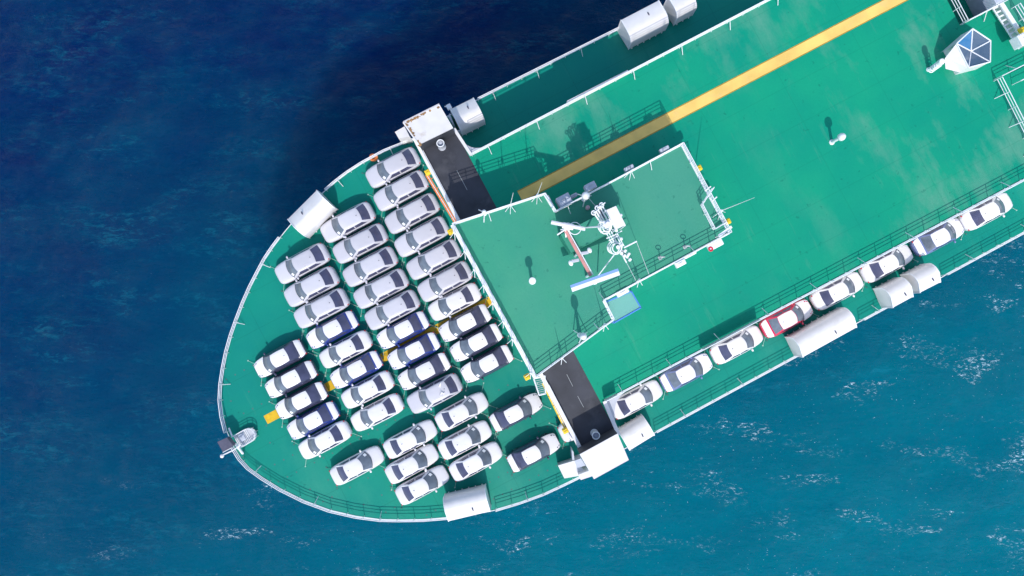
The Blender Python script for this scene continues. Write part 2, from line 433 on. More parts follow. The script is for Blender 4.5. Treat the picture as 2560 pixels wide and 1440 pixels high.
for z, k in ((D-.02, 0), (D-2, -.6), (D-8, -2.2), (2, -3.4), (-3, -3.6)):
    mb.v += [(p.x, p.y, z) for p in grow(edge, k*sg)]
for l in range(4): mb.f += [(l*n+i, l*n+(i+1) % n, (l+1)*n+(i+1) % n, (l+1)*n+i) for i in range(n)]
mb.build('hull', m_hull, ship, True)
sheet('bow_and_side_deck', edge, D, m_bow, ship)
mb = MB(); e2 = grow(edge, .03*sg)
for a, b in zip(e2, e2[1:]): mb.beam((a.x, a.y, D+.02), (b.x, b.y, D+.02), .05, .08)
mb.build('gunwale', m_rail, ship)

# main deck block
fl, fr = (1036, 345), (1457, 1132)
main_px = [fl, fr, (1547, 1088), (1511, 1003), (2560, 448), (3300, 57), (3300, -700), (2600, -352), (1920, 2), (1178, 388), (1135, 322)]
main = P(main_px, M)
pit = P([(2400, 64), (2372, 8), (2340, -50), (2440, -105), (2500, 12)], M)
sheet('main_deck', main, M, m_main, ship, [pit])
sheet('stair_well_floor', [p + (p - sum(pit, Vector())/5)*.02 for p in pit], M-3.2, m_main, ship)
mb = MB()
for i in range(5):
    a, b = pit[i], pit[(i+1) % 5]; mb.add([(a.x, a.y, M-3.2), (b.x, b.y, M-3.2), (b.x, b.y, M-.01), (a.x, a.y, M-.01)], [(0, 1, 2, 3)])
mb.build('stair_well_wall', m_grey, ship)
u = (at(2000, 340, D)-at(1115, 805, D)); u.z = 0; u.normalize()     # astern
nn = Vector((u.y, -u.x, 0))                                         # to starboard (down right in the picture)
UA = math.atan2(u.y, u.x)
def shrink_front(pl, d0, dn):
    out = []
    for i, p in enumerate(pl):
        q = Vector(p)
        if i in (0, 1): q = q + u*d0
        out.append(q)
    return out
mb = MB()
wall = [main[0] + u*.3, at(1365, 965, M) + u*.3, at(1365, 965, M) + u*2.7, at(1445, 1108, M) + u*2.7, at(1445, 1108, M) + u*.3] + main[1:]
n = len(wall)
mb.add([(p.x, p.y, D+.002) for p in wall] + [(p.x, p.y, M-.30) for p in wall], [(i, (i+1) % n, n+(i+1) % n, n+i) for i in range(n)])
mb.build('superstructure_wall', m_white, ship)
n = len(main)
mb = MB(); mb.add([(p.x, p.y, M-.30) for p in main] + [(p.x, p.y, M-.006) for p in main], [(i, (i+1) % n, n+(i+1) % n, n+i) for i in range(n)])
mb.build('main_deck_edge', m_white, ship)
sheet('dark_deck_strip', P([(1039, 348), (1459, 1130), (1544, 1085), (1138, 326)], M), M+.004, m_black, ship)
# painted stripes
def stripe(name, a, b, w, z, m):
    a, b = at(*a, z), at(*b, z); d = (b-a).normalized(); s = Vector((-d.y, d.x, 0))*w/2
    return sheet(name, [a-s, b-s, b+s, a+s], z, m, ship)
stripe('yellow_line_edge', (1300, 491), (2900, -346), .92, M+.004, m_yedge)
stripe('yellow_line', (1300, 491), (2900, -346), .78, M+.008, m_yellow)
stripe('yellow_bow_line', (664, 1050), (1290, 718), .74, D+.004, m_yel2)
# bridge deckhouse
roof_px = [(1131, 562), (1360, 486), (1387, 530), (1703, 362), (1822, 583), (1508, 752), (1532, 800), (1338, 943)]
roof = P(roof_px, R)
rc = sum(roof, Vector())/len(roof)
sheet('bridge_roof_deck', roof, R, m_roof, ship)
mb = MB(); n = len(roof)
gr = [p + (rc-p).normalized()*.06 for p in roof]
mb.add([(p.x, p.y, M+.002) for p in gr] + [(p.x, p.y, R-.25) for p in gr], [(i, (i+1) % n, n+(i+1) % n, n+i) for i in range(n)])
mb.build('bridge_wall', m_white, ship)
mb = MB(); mb.add([(p.x, p.y, R-.25) for p in roof] + [(p.x, p.y, R-.004) for p in roof], [(i, (i+1) % n, n+(i+1) % n, n+i) for i in range(n)])
mb.build('bridge_roof_edge', m_white, ship)
mb = MB()
for i in range(n):
    a, b = roof[i], roof[(i+1) % n]; w = .30 if i == n-1 else .13
    mb.beam(Vector((a.x, a.y, R+.05)), Vector((b.x, b.y, R+.05)), w, .10)
mb.build('bridge_roof_coaming', m_rail, ship)
mb = MB()
mb.beam(at(*fl, M+.1), at(*fr, M+.1), .30, .26)
mb.beam(at(1135, 322, M+.1), at(1178, 388, M+.1), .22, .2)
mb.beam(at(1511, 1003, M+.1), at(1547, 1088, M+.1), .28, .2)
mb.build('front_coaming', m_white, ship)
mb = MB()
mb.beam(at(1178, 388, M+.06), at(1920, 2, M+.04), .08, .08); mb.beam(at(1920, 2, M+.04), at(2600, -352, M+.04), .08, .08)
mb.beam(at(1511, 1003, M+.04), at(2560, 448, M+.04), .08, .08)
mb.build('main_deck_coaming', m_rail, ship)
mb = MB(); mb.beam(at(1417, 258, M+.55), at(1568, 181, M+.55), .10, .95)
mb.build('side_bulwark_strip', m_white, ship)
mb = MB(); mb.beam(at(1756, 873, M+.62), at(1898, 799, M+.62), .05, .95); mb.build('railing_screen', m_hoodin, ship)
mb = MB(); mb.beam(at(1512, 1001, M+.62), at(1542, 986, M+.62), .05, .95); mb.build('railing_screen', m_hoodin, ship)
# rust along the port wing house
m_rust = mat('rust', (.30, .17, .07), .8, noise=.5, scale=6)
# curved brackets between the wing and the side of the superstructure
def bracket(c, a, b, name='wing_bracket'):
    c, a, b = at(*c, M-.1), at(*a, M-.1), at(*b, M-.1); pts = [c]
    for i in range(11):
        t = i/10; m1 = a.lerp(c, t); m2 = c.lerp(b, t); pts.append(m1.lerp(m2, t)*.8 + (a.lerp(b, t))*.2)
    mb = MB(); mb.prism(pts, M-.45, M-.02); mb.build(name, m_hoodin, ship)
bracket((1174, 384), (1155, 350), (1212, 367))
bracket((1512, 1004), (1545, 1082), (1562, 980))

# ------------------------------------------------------------------ railings
post_me = {}
def railing(label, pts, h=1.08, space=1.32, rails=3, r=.034, brace=0, inward=None, group='white pipe railings', z=None, skip_last=False):
    pts = [Vector(p) for p in pts]
    if z is not None: pts = [Vector((p.x, p.y, z)) for p in pts]
    o = empty('railing', pts[0], label, 'railing', group)
    for k in range(rails):
        hz = h*(1-k*(.86/rails)); rr = r if k == 0 else r*.8
        MB().path([p+Vector((0, 0, hz)) for p in pts], rr, 6).build('rail', m_rail, o)
    key = (h, r)
    if key not in post_me:
        post_me[key] = MB().bar((0, 0, 0), (0, 0, h), r*.85, 6).mesh('post')
        post_me[key].materials.append(m_rail)
        bm_ = MB().bar((0, 0, h*.82), (.55, 0, .01), r*.8, 5)
        post_me[key, 'b'] = bm_.mesh('brace'); post_me[key, 'b'].materials.append(m_rail)
    tot = sum((b-a).length for a, b in zip(pts, pts[1:])); cnt = max(1, round(tot/space)); step = tot/cnt
    nxt, acc, i_ = 0.0, 0.0, 0
    for a, b in zip(pts, pts[1:]):
        L_ = (b-a).length
        while nxt <= acc+L_+1e-4 and i_ <= cnt:
            p = a.lerp(b, min(1, (nxt-acc)/L_)); q = link('post', post_me[key], None, o); q.location = p-pts[0]
            if brace and i_ % brace == brace//2:
                q = link('brace', post_me[key, 'b'], None, o); q.location = p-pts[0]
                d = (b-a).normalized(); s = Vector((-d.y, d.x, 0))*(inward or 1); q.rotation_euler = (0, 0, math.atan2(s.y, s.x))
            nxt += step; i_ += 1
        acc += L_
    return o
bl = [Vector((p.x, p.y, D+.004)) for p in bow_line]
iw = -1
# sections of the bow railing, split at the hoods
railing('curved railing round the port bow, from wing to first hood', bl[:8], brace=4, inward=1)
railing('curved railing at the bow tip between port hood and bow platform', bl[11:25], brace=4, inward=1)
railing('curved railing along the starboard bow, bow platform to rounded hood', bl[25:37], brace=4, inward=1)
railing('railing on the starboard bow between rounded hood and white wing', bl[38:43], brace=4, inward=1)
ls = [Vector((p.x, p.y, D+.004)) for p in left_side]
railing('outer railing of the port side passage', [ls[1], ls[2]], brace=3, inward=-1)
railing('outer railing of the port side passage beyond the second hood', [at(1740, -22, D), at(1900, -105, D)], z=D+.004)
def onr(x): # starboard outer rail by picture x
    return at(x, 1079-(x-1640)*(1079-580)/920, D+.55)
railing('outer starboard railing between corner hood and long white hood', [onr(1640), onr(2000)], z=D+.004, brace=4, inward=1)
railing('short outer starboard railing between long hood and twin hoods', [onr(2155), onr(2235)], z=D+.004, brace=3, inward=1)
railing('outer starboard railing aft of the twin hoods', [onr(2362), onr(2640)], z=D+.004, brace=4, inward=1)
railing('port main deck railing above the shaded side passage', [at(1180, 387, M+.55), at(1920, 2, M+.55), at(2100, -92, M+.55)], z=M+.1, brace=3, inward=-1)
railing('starboard main deck railing above the row of parked cars', [at(1515, 1000, M+.55), at(2600, 427, M+.55)], z=M+.1, brace=3, inward=1)
rr_ = P(roof_px, R+.1)
def ins(i, t=0.08): return rr_[i] + (rc-rr_[i]).normalized()*t
railing('railing along the front edge of the bridge roof', [ins(0), ins(7)], z=R+.1, r=.036)
railing('railing on the port edge of the bridge roof with a step', [ins(0), ins(1), ins(2), ins(3)], z=R+.1, brace=5, inward=-1)
railing('railing on the after edge of the bridge roof', [ins(3), ins(4)], z=R+.1)
railing('railing on the starboard edge of the bridge roof', [ins(4), ins(5)], z=R+.1, brace=5, inward=-1)
railing('railing on the angled starboard corner of the bridge roof', [ins(5), ins(6), ins(7)], z=R+.1, brace=4, inward=-1)
railing('small ladder guard railing at the aft corner of the roof', P([(1776, 474), (1748, 515), (1779, 576), (1806, 560)], R+.1), z=R+.1, space=1.0)
railing('low railing on the dark deck along the front wall, port part', P([(1050, 368), (1147, 548)], M+.1), z=M+.1, rails=1, h=.25, r=.03)
railing('low railing on the dark deck along the front wall, starboard part', P([(1372, 962), (1450, 1112)], M+.1), z=M+.1, rails=1, h=.25, r=.03)
railing('triple bar railing left of the dark stair well', P([(2365, -4), (2400, 62)], M), z=M+.01, brace=2, inward=1)
railing('railing between stair well and glazed skylight', P([(2404, 62), (2497, 14)], M), z=M+.01, brace=2, inward=-1)
railing('railing below the skylight, running to the picture edge', P([(2484, 200), (2640, 122)], M), z=M+.01, brace=3, inward=1)
railing('triple bar railing on the far right of the main deck', P([(2484, 203), (2575, 383)], M), z=M+.01, brace=2, inward=-1)
railing('short cross railing inside the far right railing', P([(2530, 212), (2640, 160)], M), z=M+.01, rails=2)
railing('ladder railing by the yellow box at the right edge', P([(2528, 22), (2566, 84)], M+.9), z=M+.9, space=.9)

# ------------------------------------------------------------------ white wing boxes and hoods
def wingbox(quad, z0, z1, m, label):
    q = P(quad, z1); mb = MB(); mb.prism(q, z0, z1)
    o = thing('wing_house', m, mb, label, 'deckhouse', 'white houses on the wing tips')
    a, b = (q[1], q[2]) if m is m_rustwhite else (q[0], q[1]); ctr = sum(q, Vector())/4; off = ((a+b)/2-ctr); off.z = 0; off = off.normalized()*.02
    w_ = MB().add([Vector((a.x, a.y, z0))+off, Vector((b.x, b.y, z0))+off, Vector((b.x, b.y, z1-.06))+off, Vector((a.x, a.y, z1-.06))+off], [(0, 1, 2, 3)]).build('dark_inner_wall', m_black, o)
    return o
wingbox([(1098, 260), (1133, 320), (1047, 362), (1008, 306)], M+.02, M+2.2, m_rustwhite, 'rust streaked white wing house at the port end of the dark strip')
wingbox([(1449, 1136), (1544, 1084), (1572, 1150), (1485, 1198)], M+.02, M+2.6, m_white, 'clean white wing house at the starboard end of the dark strip')
def ledge(quad, z0, z1, m, label):
    mb = MB(); mb.prism(P(quad, z1), z0, z1); return thing('wing_ledge', m, mb, label, 'platform')
wp = bpy.data.objects['wing_house']; rr_r = random.Random(4); mb = MB(); zr = M+2.2
for (ax, ay), (bx, by), cnt in (((1010, 306), (1046, 358), 26), ((1012, 303), (1050, 284), 16), ((1050, 284), (1092, 264), 6)):
    for i in range(cnt):
        t = rr_r.random(); c_ = at(ax+(bx-ax)*t+rr_r.uniform(2, 6), ay+(by-ay)*t+rr_r.uniform(1, 5), zr); r_ = rr_r.uniform(.04, .17); st_ = len(mb.v)
        mb.v += [(c_.x+r_*rr_r.uniform(.4, 1.2)*math.cos(k_*1.047), c_.y+r_*rr_r.uniform(.3, 1.2)*math.sin(k_*1.047), zr+.004+.0005*i) for k_ in range(6)]; mb.f.append(tuple(range(st_, st_+6)))
rp = mb.build('rust_patches', m_rust, wp); rp['kind'] = 'stuff'
MB().beam(at(1008, 306, zr+.04), at(1047, 362, zr+.04), .10, .08).build('lip', m_white, wp); MB().beam(at(1008, 305, zr+.04), at(1098, 260, zr+.04), .08, .08).build('lip', m_hoodin, wp)
ledge([(1395, 1164), (1438, 1151), (1462, 1178), (1446, 1190), (1411, 1196)], D-.5, D+1.3, m_white, 'white ledge box between bow railing and starboard wing house')
ledge([(1446, 1187), (1474, 1176), (1482, 1190), (1452, 1200)], D-1, D+2.2, m_white, 'small white block under the starboard wing house')
ledge([(1436, 1152), (1452, 1146), (1464, 1164), (1443, 1170)], D, D+1.9, m_grey, 'grey locker beside the starboard wing house')
ledge([(987, 330), (1011, 316), (1024, 341), (997, 347)], D-1, D+2.2, m_rustwhite, 'small pale block outside the port wing house')
def thin(quad, z, t, m, name, label, cat, group=None):
    mb = MB(); mb.prism(P(quad, z), z-t, z); return thing(name, m, mb, label, cat, group)
thin([(1429, 1124), (1434, 1130), (1436, 1149), (1431, 1150)], D+2, 1.9, m_hoodin, 'side_screen', 'thin pale screen standing by the starboard wing corner', 'screen')
for a, b, c_, lab in (((1004, 304), (1100, 256), .2, 'parapet'), ):
    pass

def hood(a, b, w_px, label, side, h=2.6, m=m_white, zb=D, sl_=.5):
    """rounded ventilation hood: a, b = ends of the long axis in the photo (at roof height), side = towards the ship"""
    z1 = zb+h; A, B = at(*a, z1), at(*b, z1); d = (B-A); L_ = d.length; d.normalize()
    s = Vector((-d.y, d.x, 0));
    if s.dot(Vector(side+(0,))) < 0: s = -s
    w = w_px/(F/(CAM_H-z1)); base = (A+B)/2
    o = empty('vent_hood', (base.x, base.y, zb), label, 'ventilation hood', 'white hoods along the deck edge')
    prof = [(-w/2, -.1), (-w/2, h-sl_-.07), (-w/2+.08, h-sl_), (-w*.02, h-.02), (w*.05, h)]
    for i in range(1, 9):
        t = i/8*math.pi/2; prof.append((w/2-w*.40+w*.40*math.sin(t), h-.02-w*.5*(1-math.cos(t))))
    prof.append((w/2, .35))
    mb = MB(); nseg = 2
    for k in range(nseg):
        x = -L_/2+L_*k/(nseg-1)
        for y, z in prof:
            p = base + d*x + s*y; mb.v.append((p.x, p.y, zb+z))
    n = len(prof)
    for k in range(nseg-1): mb.f += [(k*n+i, k*n+i+1, (k+1)*n+i+1, (k+1)*n+i) for i in range(n-1)]
    mb.f += [tuple(range(n))[::-1], tuple(range((nseg-1)*n, nseg*n))]
    mb.build('shell', m, o, 35)
    for e in (-1, 1):
        mb = MB(); pts = []
        for y, z in prof: p = base + d*(e*L_/2) + s*y; pts.append(Vector((p.x, p.y, zb+z+.012)))
        mb.path(pts, .045, 5); mb.build('end_rim', m_rail, o)
    mb = MB(); k = int(L_/.55)
    for i in range(k):
        p = base + d*(-L_/2+.3+i*.55) + s*(w/2+.04); mb.box((p.x, p.y, zb+.25), .07, .05, .16, math.atan2(d.y, d.x))
    mb.build('hinge', m_rail, o)
    for i in range(4):
        p = base + d*(-L_/2+.25+(L_-.5)*(i % 2)) + s*((w/2-.25)*(1 if i < 2 else -.3))
        MB().box((p.x, p.y, zb+.0), .12, .12, .5).build('leg', m_hoodin, o)
    p = base + d*(L_*.13) - s*(w*.18)
    MB().ell((p.x, p.y, zb+h-.03), .06, .16, .05, UA).build('lifting_lug', m_dgrey, o)
    return o
hood((808, 494), (735, 567), 60, 'weathered grey and white hood on the port bow railing', (1, -1))
hood((1138, 296), (1196, 267), 62, 'white hood beside the port wing house with rust along one edge', (1, -1))
hood((1567, 74), (1661, 25), 60, 'long white hood at the top edge of the port passage', (1, -1), sl_=.12)
hood((1684, 14), (1732, -12), 56, 'white hood cut by the top picture edge, behind the long hood', (1, -1), sl_=.12)
hood((1113, 1279), (1218, 1254), 58, 'rounded white hood on the starboard bow railing', (0, 1))
hood((1562, 1104), (1624, 1066), 57, 'white hood next to the starboard wing house', (-1, 1), h=1.9)
hood((2000, 869), (2135, 794), 56, 'longest white hood on the starboard rail, below the red car', (-1, 1))
hood((2228, 744), (2278, 717), 55, 'lower of the twin white hoods on the starboard rail', (-1, 1))
hood((2297, 707), (2348, 681), 53, 'upper of the twin white hoods on the starboard rail', (-1, 1))
mb = MB(); mb.box(at(1123, 269, D+2.6), .36, .36, .4, UA); mb.bar(at(1123, 269, D+2.6), at(1112, 266, D+2.2), .04)
thing('deck_light', m_rail, mb, 'small white square lamp beside the port wing house', 'lamp')
mb = MB(); mb.prism(P([(1142, 327), (1180, 308), (1168, 318), (1146, 330), (1120, 290), (1124, 283)], D+1.2), D+.02, D+1.2)
thing('vent_plinth', m_hoodin, mb, 'grey plinth between the port wing house and its hood', 'plinth')

# ------------------------------------------------------------------ beams and lockers along the front wall
def pipe_beam(a, b, m, label):
    o = empty('service_beam', at(*a, M-.6), label, 'beam')
    MB().beam(at(*a, M-.5), at(*b, M-.5), .26, .16).build('tray', m, o)
    A, B = at(*a, M-.38), at(*b, M-.38)
    mb = MB(); mb.bar(A, B, .03); mb.build('pipe', m_rail, o)
    mb = MB()
    for i in range(5):
        p = A.lerp(B, (i+.5)/5); mb.beam(p-u*.14, p+u*.5, .04, .05)
    mb.build('bracket', m, o)
pipe_beam((1067, 437), (1139, 556), m_orange, 'orange beam under the front wall beside the silver cars')
pipe_beam((1358, 957), (1415, 1072), m_yelbox, 'yellow beam under the front wall near the starboard wing')
ybox0 = None
for (x, y, z, lab, k) in ((1068, 429, M, 'yellow lifebuoy light box on the front wall by the top orange beam end', 1), (1126, 578, R, 'yellow box on the forward port corner of the bridge roof', 1),
                       (1318, 943, R, 'yellow box on the forward starboard corner of the bridge roof', 1), (1414, 1078, M, 'yellow box over the car hidden under the front wall', 1),
                       (1749, 419, R, 'upper yellow box on the after edge of the bridge roof', 1), (1821, 553, R, 'lower yellow box on the after edge of the bridge roof', 1), (2560, 72, M+1.2, 'yellow box cut by the right picture edge', 1)):
    c = at(x, y, z+.2)
    o = empty('yellow_box', (c.x, c.y, z-.35), lab, 'box', 'yellow boxes on the deck edges', UA)
    o['_local'] = 1
    MB().box((0, 0, 0), .42*k, .40*k, .42, 0, .05).build('case', m_yelbox, o)
    MB().box((0, 0, .42), .30*k, .28*k, .06, 0, .02).build('lid', m_yelbox, o)
    MB().bar((-.1, 0, .49), (.1, 0, .49), .02).build('handle', m_yedge, o)
# white rows of wall edges seen past the bridge front
mb = MB()
o = empty('grating_platform', at(1347, 965, R-1), 'small slatted steel platform at the forward starboard corner of the bridge', 'platform')
q = P([(1334, 946), (1362, 940), (1364, 984), (1348, 988)], R-1)
MB().path(q+[q[0]], .05).build('frame', m_rail, o)
for i in range(9):
    t = (i+.5)/9; MB().bar(q[0].lerp(q[3], t), q[1].lerp(q[2], t), .022, 4).build('slat', m_steel, o)

# ------------------------------------------------------------------ vents, lamps and small fittings
def mushroom(x, y, zb, h, r, label, group='mushroom vents and lamps', dome=False, tripod=False):
    c = at(x, y, zb+h); c.z = zb
    o = empty('mushroom_vent', c, label, 'vent', group)
    MB().lathe(c, [(r*.75, 0), (r*.7, .06), (r*.42, .1), (r*.38, h*.8)], 12).build('pipe', m_rail, o, 40)
    if dome: MB().lathe(c, [(r*.6, h*.72), (r, h*.8), (r, h*.9), (r*.85, h*.97), (r*.5, h*1.03), (r*.05, h*1.06)], 16).build('dome', m_rail, o, 50)
    else: MB().lathe(c, [(r*.7, h*.78), (r, h*.80), (r, h*.95), (r*.9, h), (r*.1, h*1.02)], 16).build('cap', m_rail, o, 40)
    if tripod:
        for k in range(3):
            t = k*2.094+.4; MB().bar((c.x+math.cos(t)*.55, c.y+math.sin(t)*.55, zb), (c.x, c.y, zb+h*.7), .035).build('leg', m_rail, o)
    return o
mushroom(1331, 702, R, 1.9, .25, 'white mushroom vent alone near the middle of the bridge roof')
mushroom(1459, 841, R, 3.2, .25, 'white domed lamp on a tripod by the angled roof railing', dome=True, tripod=True)
mushroom(2108, 340, M, 2.1, .28, 'white domed post standing alone on the open main deck', dome=True)
mushroom(1465, 488, R, 1.7, .28, 'white satellite dome on the port railing of the roof', dome=True, tripod=True)
mushroom(1210, 529, R, 1.5, .16, 'small white dome on the port forward roof railing', dome=True, tripod=True)
mushroom(2356, 153, M, 2.0, .22, 'white bent vent with grey cap left of the skylight')
c = at(2325, 176, M); mb = MB(); mb.path([c+Vector((0, 0, .1)), at(2335, 170, M+.8), at(2356, 155, M+1.8)], .12, 8)
for i in range(5):
    p = c.lerp(at(2350, 158, M+1.5), i/5); mb.torus(p+Vector((0, 0, .15)), .2, .04, (at(2350, 158, M+1.5)-c).to_track_quat('Z', 'X'), 12, 5)
thing('corrugated_duct', m_rail, mb, 'ribbed white duct sloping up to the skylight', 'duct')
for x, y, lab in ((1101, 358, 'open white vent pipe on the dark strip by the port wing house'), (1490, 1089, 'open white vent pipe on the dark strip by the starboard wing house')):
    c = at(x, y, M+1.3); c.z = M+.004
    o = empty('vent_pipe', c, lab, 'vent', 'vent pipes on the dark strip')
    mb = MB(); mb.lathe(c, [(.30, 0), (.26, .05), (.26, 1.2), (.30, 1.25), (.30, 1.32), (.22, 1.32), (.22, 1.0)], 18); mb.build('pipe', m_hoodin, o, 40)
    MB().torus(c+Vector((0, 0, 1.33)), .26, .04).build('rim', m_rail, o); MB().lathe(c+Vector((0, 0, 1.02)), [(.2, 0), (.2, .06), (.08, .1)], 14).build('flap', m_grey, o)
for x0, y0, x1, y1, lab in ((1142, 426, 1168, 475, 'thin grey cable lying on the port part of the dark strip'), (1417, 936, 1432, 966, 'thin grey cable on the dark strip beside the bridge corner'), (1444, 990, 1459, 1018, 'short pale cable on the starboard dark strip')):
    thing('deck_cable', m_steel, MB().bar(at(x0, y0, M+.02), at(x1, y1, M+.02), .015), lab, 'cable', 'cables on the dark strip')
for x, y, lab, k in ((1168, 332, '', 0),): pass
mb = MB(); mb.box(at(1086, 347, M+.1), .9, .35, .5, UA); mb.box(at(1075, 352, M+.1), .4, .3, .35, UA)
thing('valve_box', m_hoodin, mb, 'pale valve boxes on the dark strip at the port wing house', 'valve box')
mb = MB(); mb.box(at(1497, 1101, M+.1), .8, .35, .5, UA); mb.box(at(1490, 1106, M+.1), .35, .3, .3, UA)
thing('valve_box', m_hoodin, mb, 'pale valve boxes on the dark strip at the starboard wing house', 'valve box')

# lockers hung outside the port edge of the roof
def locker(x, y, z, dx, dy, dz, m, label, ch=.04, ang=0, cat='locker'):
    o = empty('deck_locker', at(x, y, z), label, cat, None, UA+ang); o['_local'] = 1
    MB().box((0, 0, 0), dx, dy, dz, 0, ch).build('case', m, o)
    MB().box((0, 0, dz), dx*.85, dy*.8, .03, 0, .01).build('lid', m, o)
    MB().bar((-dx*.2, dy*.1, dz+.05), (dx*.2, dy*.1, dz+.05), .02).build('handle', m_steel, o)
locker(1409, 506, R-1.1, 1.0, .8, 1.0, m_grey, 'grey locker outside the stepped corner of the roof')
locker(1434, 491, R-1.0, .5, .25, .5, m_grey, 'narrow grey shelf between locker and dome', ang=0)
locker(1374, 508, R-.8, .3, 1.0, .5, m_grey, 'slim grey box inside the step of the roof edge')
locker(1474, 470, R-.6, .8, .5, .8, m_grey, 'grey equipment cabinet behind the satellite dome')
locker(1571, 422, R-.5, .7, .28, .4, m_grey, 'slim grey box outside the middle of the port roof railing')
locker(1659, 375, R-.5, .7, .28, .4, m_grey, 'slim grey box outside the far port corner of the roof')
locker(1699, 659, R-.2, .75, .4, .4, m_rail, 'white frame box outside the starboard roof railing')
locker(1555, 731, R-.2, .9, .35, .4, m_rail, 'white box on the roof edge above the green canopy')
locker(1724, 638, R-.2, .9, .2, .3, m_rail, 'long white box on the starboard roof railing')
locker(2478, 6, M, 1.1, .8, 1.2, m_grey, 'grey machinery box beside the stair well at the top edge')
locker(2543, 106, M+1.2, .95, .85, 1.0, m_rail, 'white locker with two dark holes near the right edge')
o = empty('lifebuoy_rack', at(1786, 613, R-.3), 'white lifebuoy rack with red ring at the starboard after corner of roof', 'lifebuoy rack', None, UA); o['_local'] = 1
MB().box((0, 0, 0), 1.1, .45, .4, 0, .05).build('case', m_rail, o); MB().torus((-.45, -.1, .40), .12, .06).build('ring', m_red, o)

# green canopy with blue frame
o = empty('canopy', at(1555, 768, M+.004), 'pale green translucent canopy in a blue frame beside the bridge', 'canopy')
zc = R-.6; q = P([(1509, 757), (1578, 728), (1602, 769), (1535, 807)], zc)
MB().prism(q, zc-.02, zc).build('panel', m_canopy, o)
MB().path([p+Vector((0, 0, .02)) for p in q+[q[0]]], .055, 6).build('frame', m_blue, o)
for p in q: MB().bar((p.x, p.y, M+.01), (p.x, p.y, zc), .05).build('post', m_blue, o)

# glazed pentagonal skylight
top_px = [(2391, 109), (2431, 72), (2476, 102), (2475, 155), (2421, 169)]
zt = M+1.8; q = P(top_px, zt); cen = sum(q, Vector())/5; ap = at(2427, 128, zt-.35)
o = empty('skylight', (cen.x, cen.y, M), 'five sided glazed skylight house with one blinding white wall', 'skylight')
wb = [Vector((p.x+(p.x-cen.x)*.0, p.y+(p.y-cen.y)*.0, M+.01)) for p in q]
for i in range(5):
    j = (i+1) % 5
    MB().add([wb[i], wb[j], q[j], q[i]], [(0, 1, 2, 3)]).build('wall', m_white, o)
    e1, e2_, e3 = q[i], q[j], ap
    MB().add([e1, e2_, e3], [(0, 1, 2)]).build('pane', m_skyb if i == 0 else m_sky, o)
    MB().bar(q[i]+Vector((0, 0, .03)), ap+Vector((0, 0, .03)), .045).build('glazing_bar', m_rail, o)
    MB().bar(q[i]+Vector((0, 0, .03)), q[j]+Vector((0, 0, .03)), .05).build('rim_bar', m_rail, o)
p0, p1, p2 = at(2362, 146, M+1.2), at(2364, 172, M+1.1), at(2401, 181, M+1.0)
MB().add([q[0], q[4], p2, p1, p0], [(0, 1, 2, 3, 4)]).build('white_panel', m_white, o)
MB().add([q[0], q[1], (q[1].x-.6, q[1].y-.3, M+1.4), (p0.x, p0.y+.6, M+.6)], [(0, 1, 2, 3)]).build('grey_panel', m_hoodin, o)
MB().lathe((cen.x, cen.y, M+.3), [(.9, 0), (.9, .5), (.6, .8), (.2, .9)], 14).build('fan_housing', m_steel, o, 40)

# raised casing at the right edge
o = empty('engine_casing', at(2575, 60, M), 'raised casing with white ribbed edge at the right side of the picture', 'deckhouse')
zc = M+.9; q = P([(2500, 6), (2568, 112), (2700, 40), (2600, -90), (2500, -40)], zc)
mb = MB(); mb.prism(q, M+.01, zc-.01); mb.build('wall', m_white, o)
sheet('casing_top', q, zc, m_roof, o)
MB().beam(q[0]+Vector((0, 0, .05)), q[1]+Vector((0, 0, .05)), .3, .12).build('coaming', m_rail, o)
for i in range(10):
    p = q[0].lerp(q[1], (i+.5)/10); MB().beam(p-u*.45-Vector((0, 0, .35)), p-Vector((0, 0, .35)), .12, .12).build('rib', m_rail, o)
MB().beam(q[0]-u*.45-Vector((0, 0, .35)), q[1]-u*.45-Vector((0, 0, .35)), .08, .1).build('ledge', m_rail, o)

# ------------------------------------------------------------------ radar mast and aerials
zh = R+2.4  # top of a block added to cast the dark patch on the roof
q = P([(1402, 586), (1546, 511), (1571, 556), (1427, 631)], zh)
o = empty('shadow_block', (sum(q, Vector())/4).xy.to_3d()+Vector((0, 0, R+.004)), 'low green topped block added under the signal mast to shade the roof', 'deckhouse')
MB().prism(q, R+.004, zh-.01).build('wall', m_roof, o); sheet('shadow_block_top', q, zh, m_roof, o)

mast = empty('signal_mast', at(1530, 590, zh), 'white signal mast cluster of poles, rings and platform on the bridge roof', 'mast')
def seg(name, a, za, b, zb_, r, m=m_rail): return MB().bar(at(*a, R+za), at(*b, R+zb_), r).build(name, m, mast)
q = P([(1516, 525), (1540, 515), (1564, 562), (1539, 574)], R+5.2)
MB().prism(q, R+4.9, R+5.2).build('platform', m_white, mast)
for p in q: MB().bar((p.x, p.y, zh), (p.x, p.y, R+4.9), .05).build('platform_leg', m_rail, mast)
seg('pole', (1522, 572), 2.4, (1520, 560), 5.6, .16); seg('pole', (1548, 622), .05, (1545, 618), 5.2, .13)
for a, b in (((1485, 533), (1506, 563)), ((1494, 522), (1512, 556)), ((1504, 512), (1526, 548)), ((1490, 528), (1509, 560)), ((1500, 517), (1519, 552))):
    seg('horn_pipe', a, 4.6, b, 3.6, .055)
for a in ((1484, 532), (1493, 520), (1504, 512)):
    c = at(*a, R+4.65); MB().torus(c, .13, .04).build('horn_mouth', m_rail, mast); MB().bar(c, c+Vector((.22, .12, .15)), .04).build('hook', m_rail, mast)
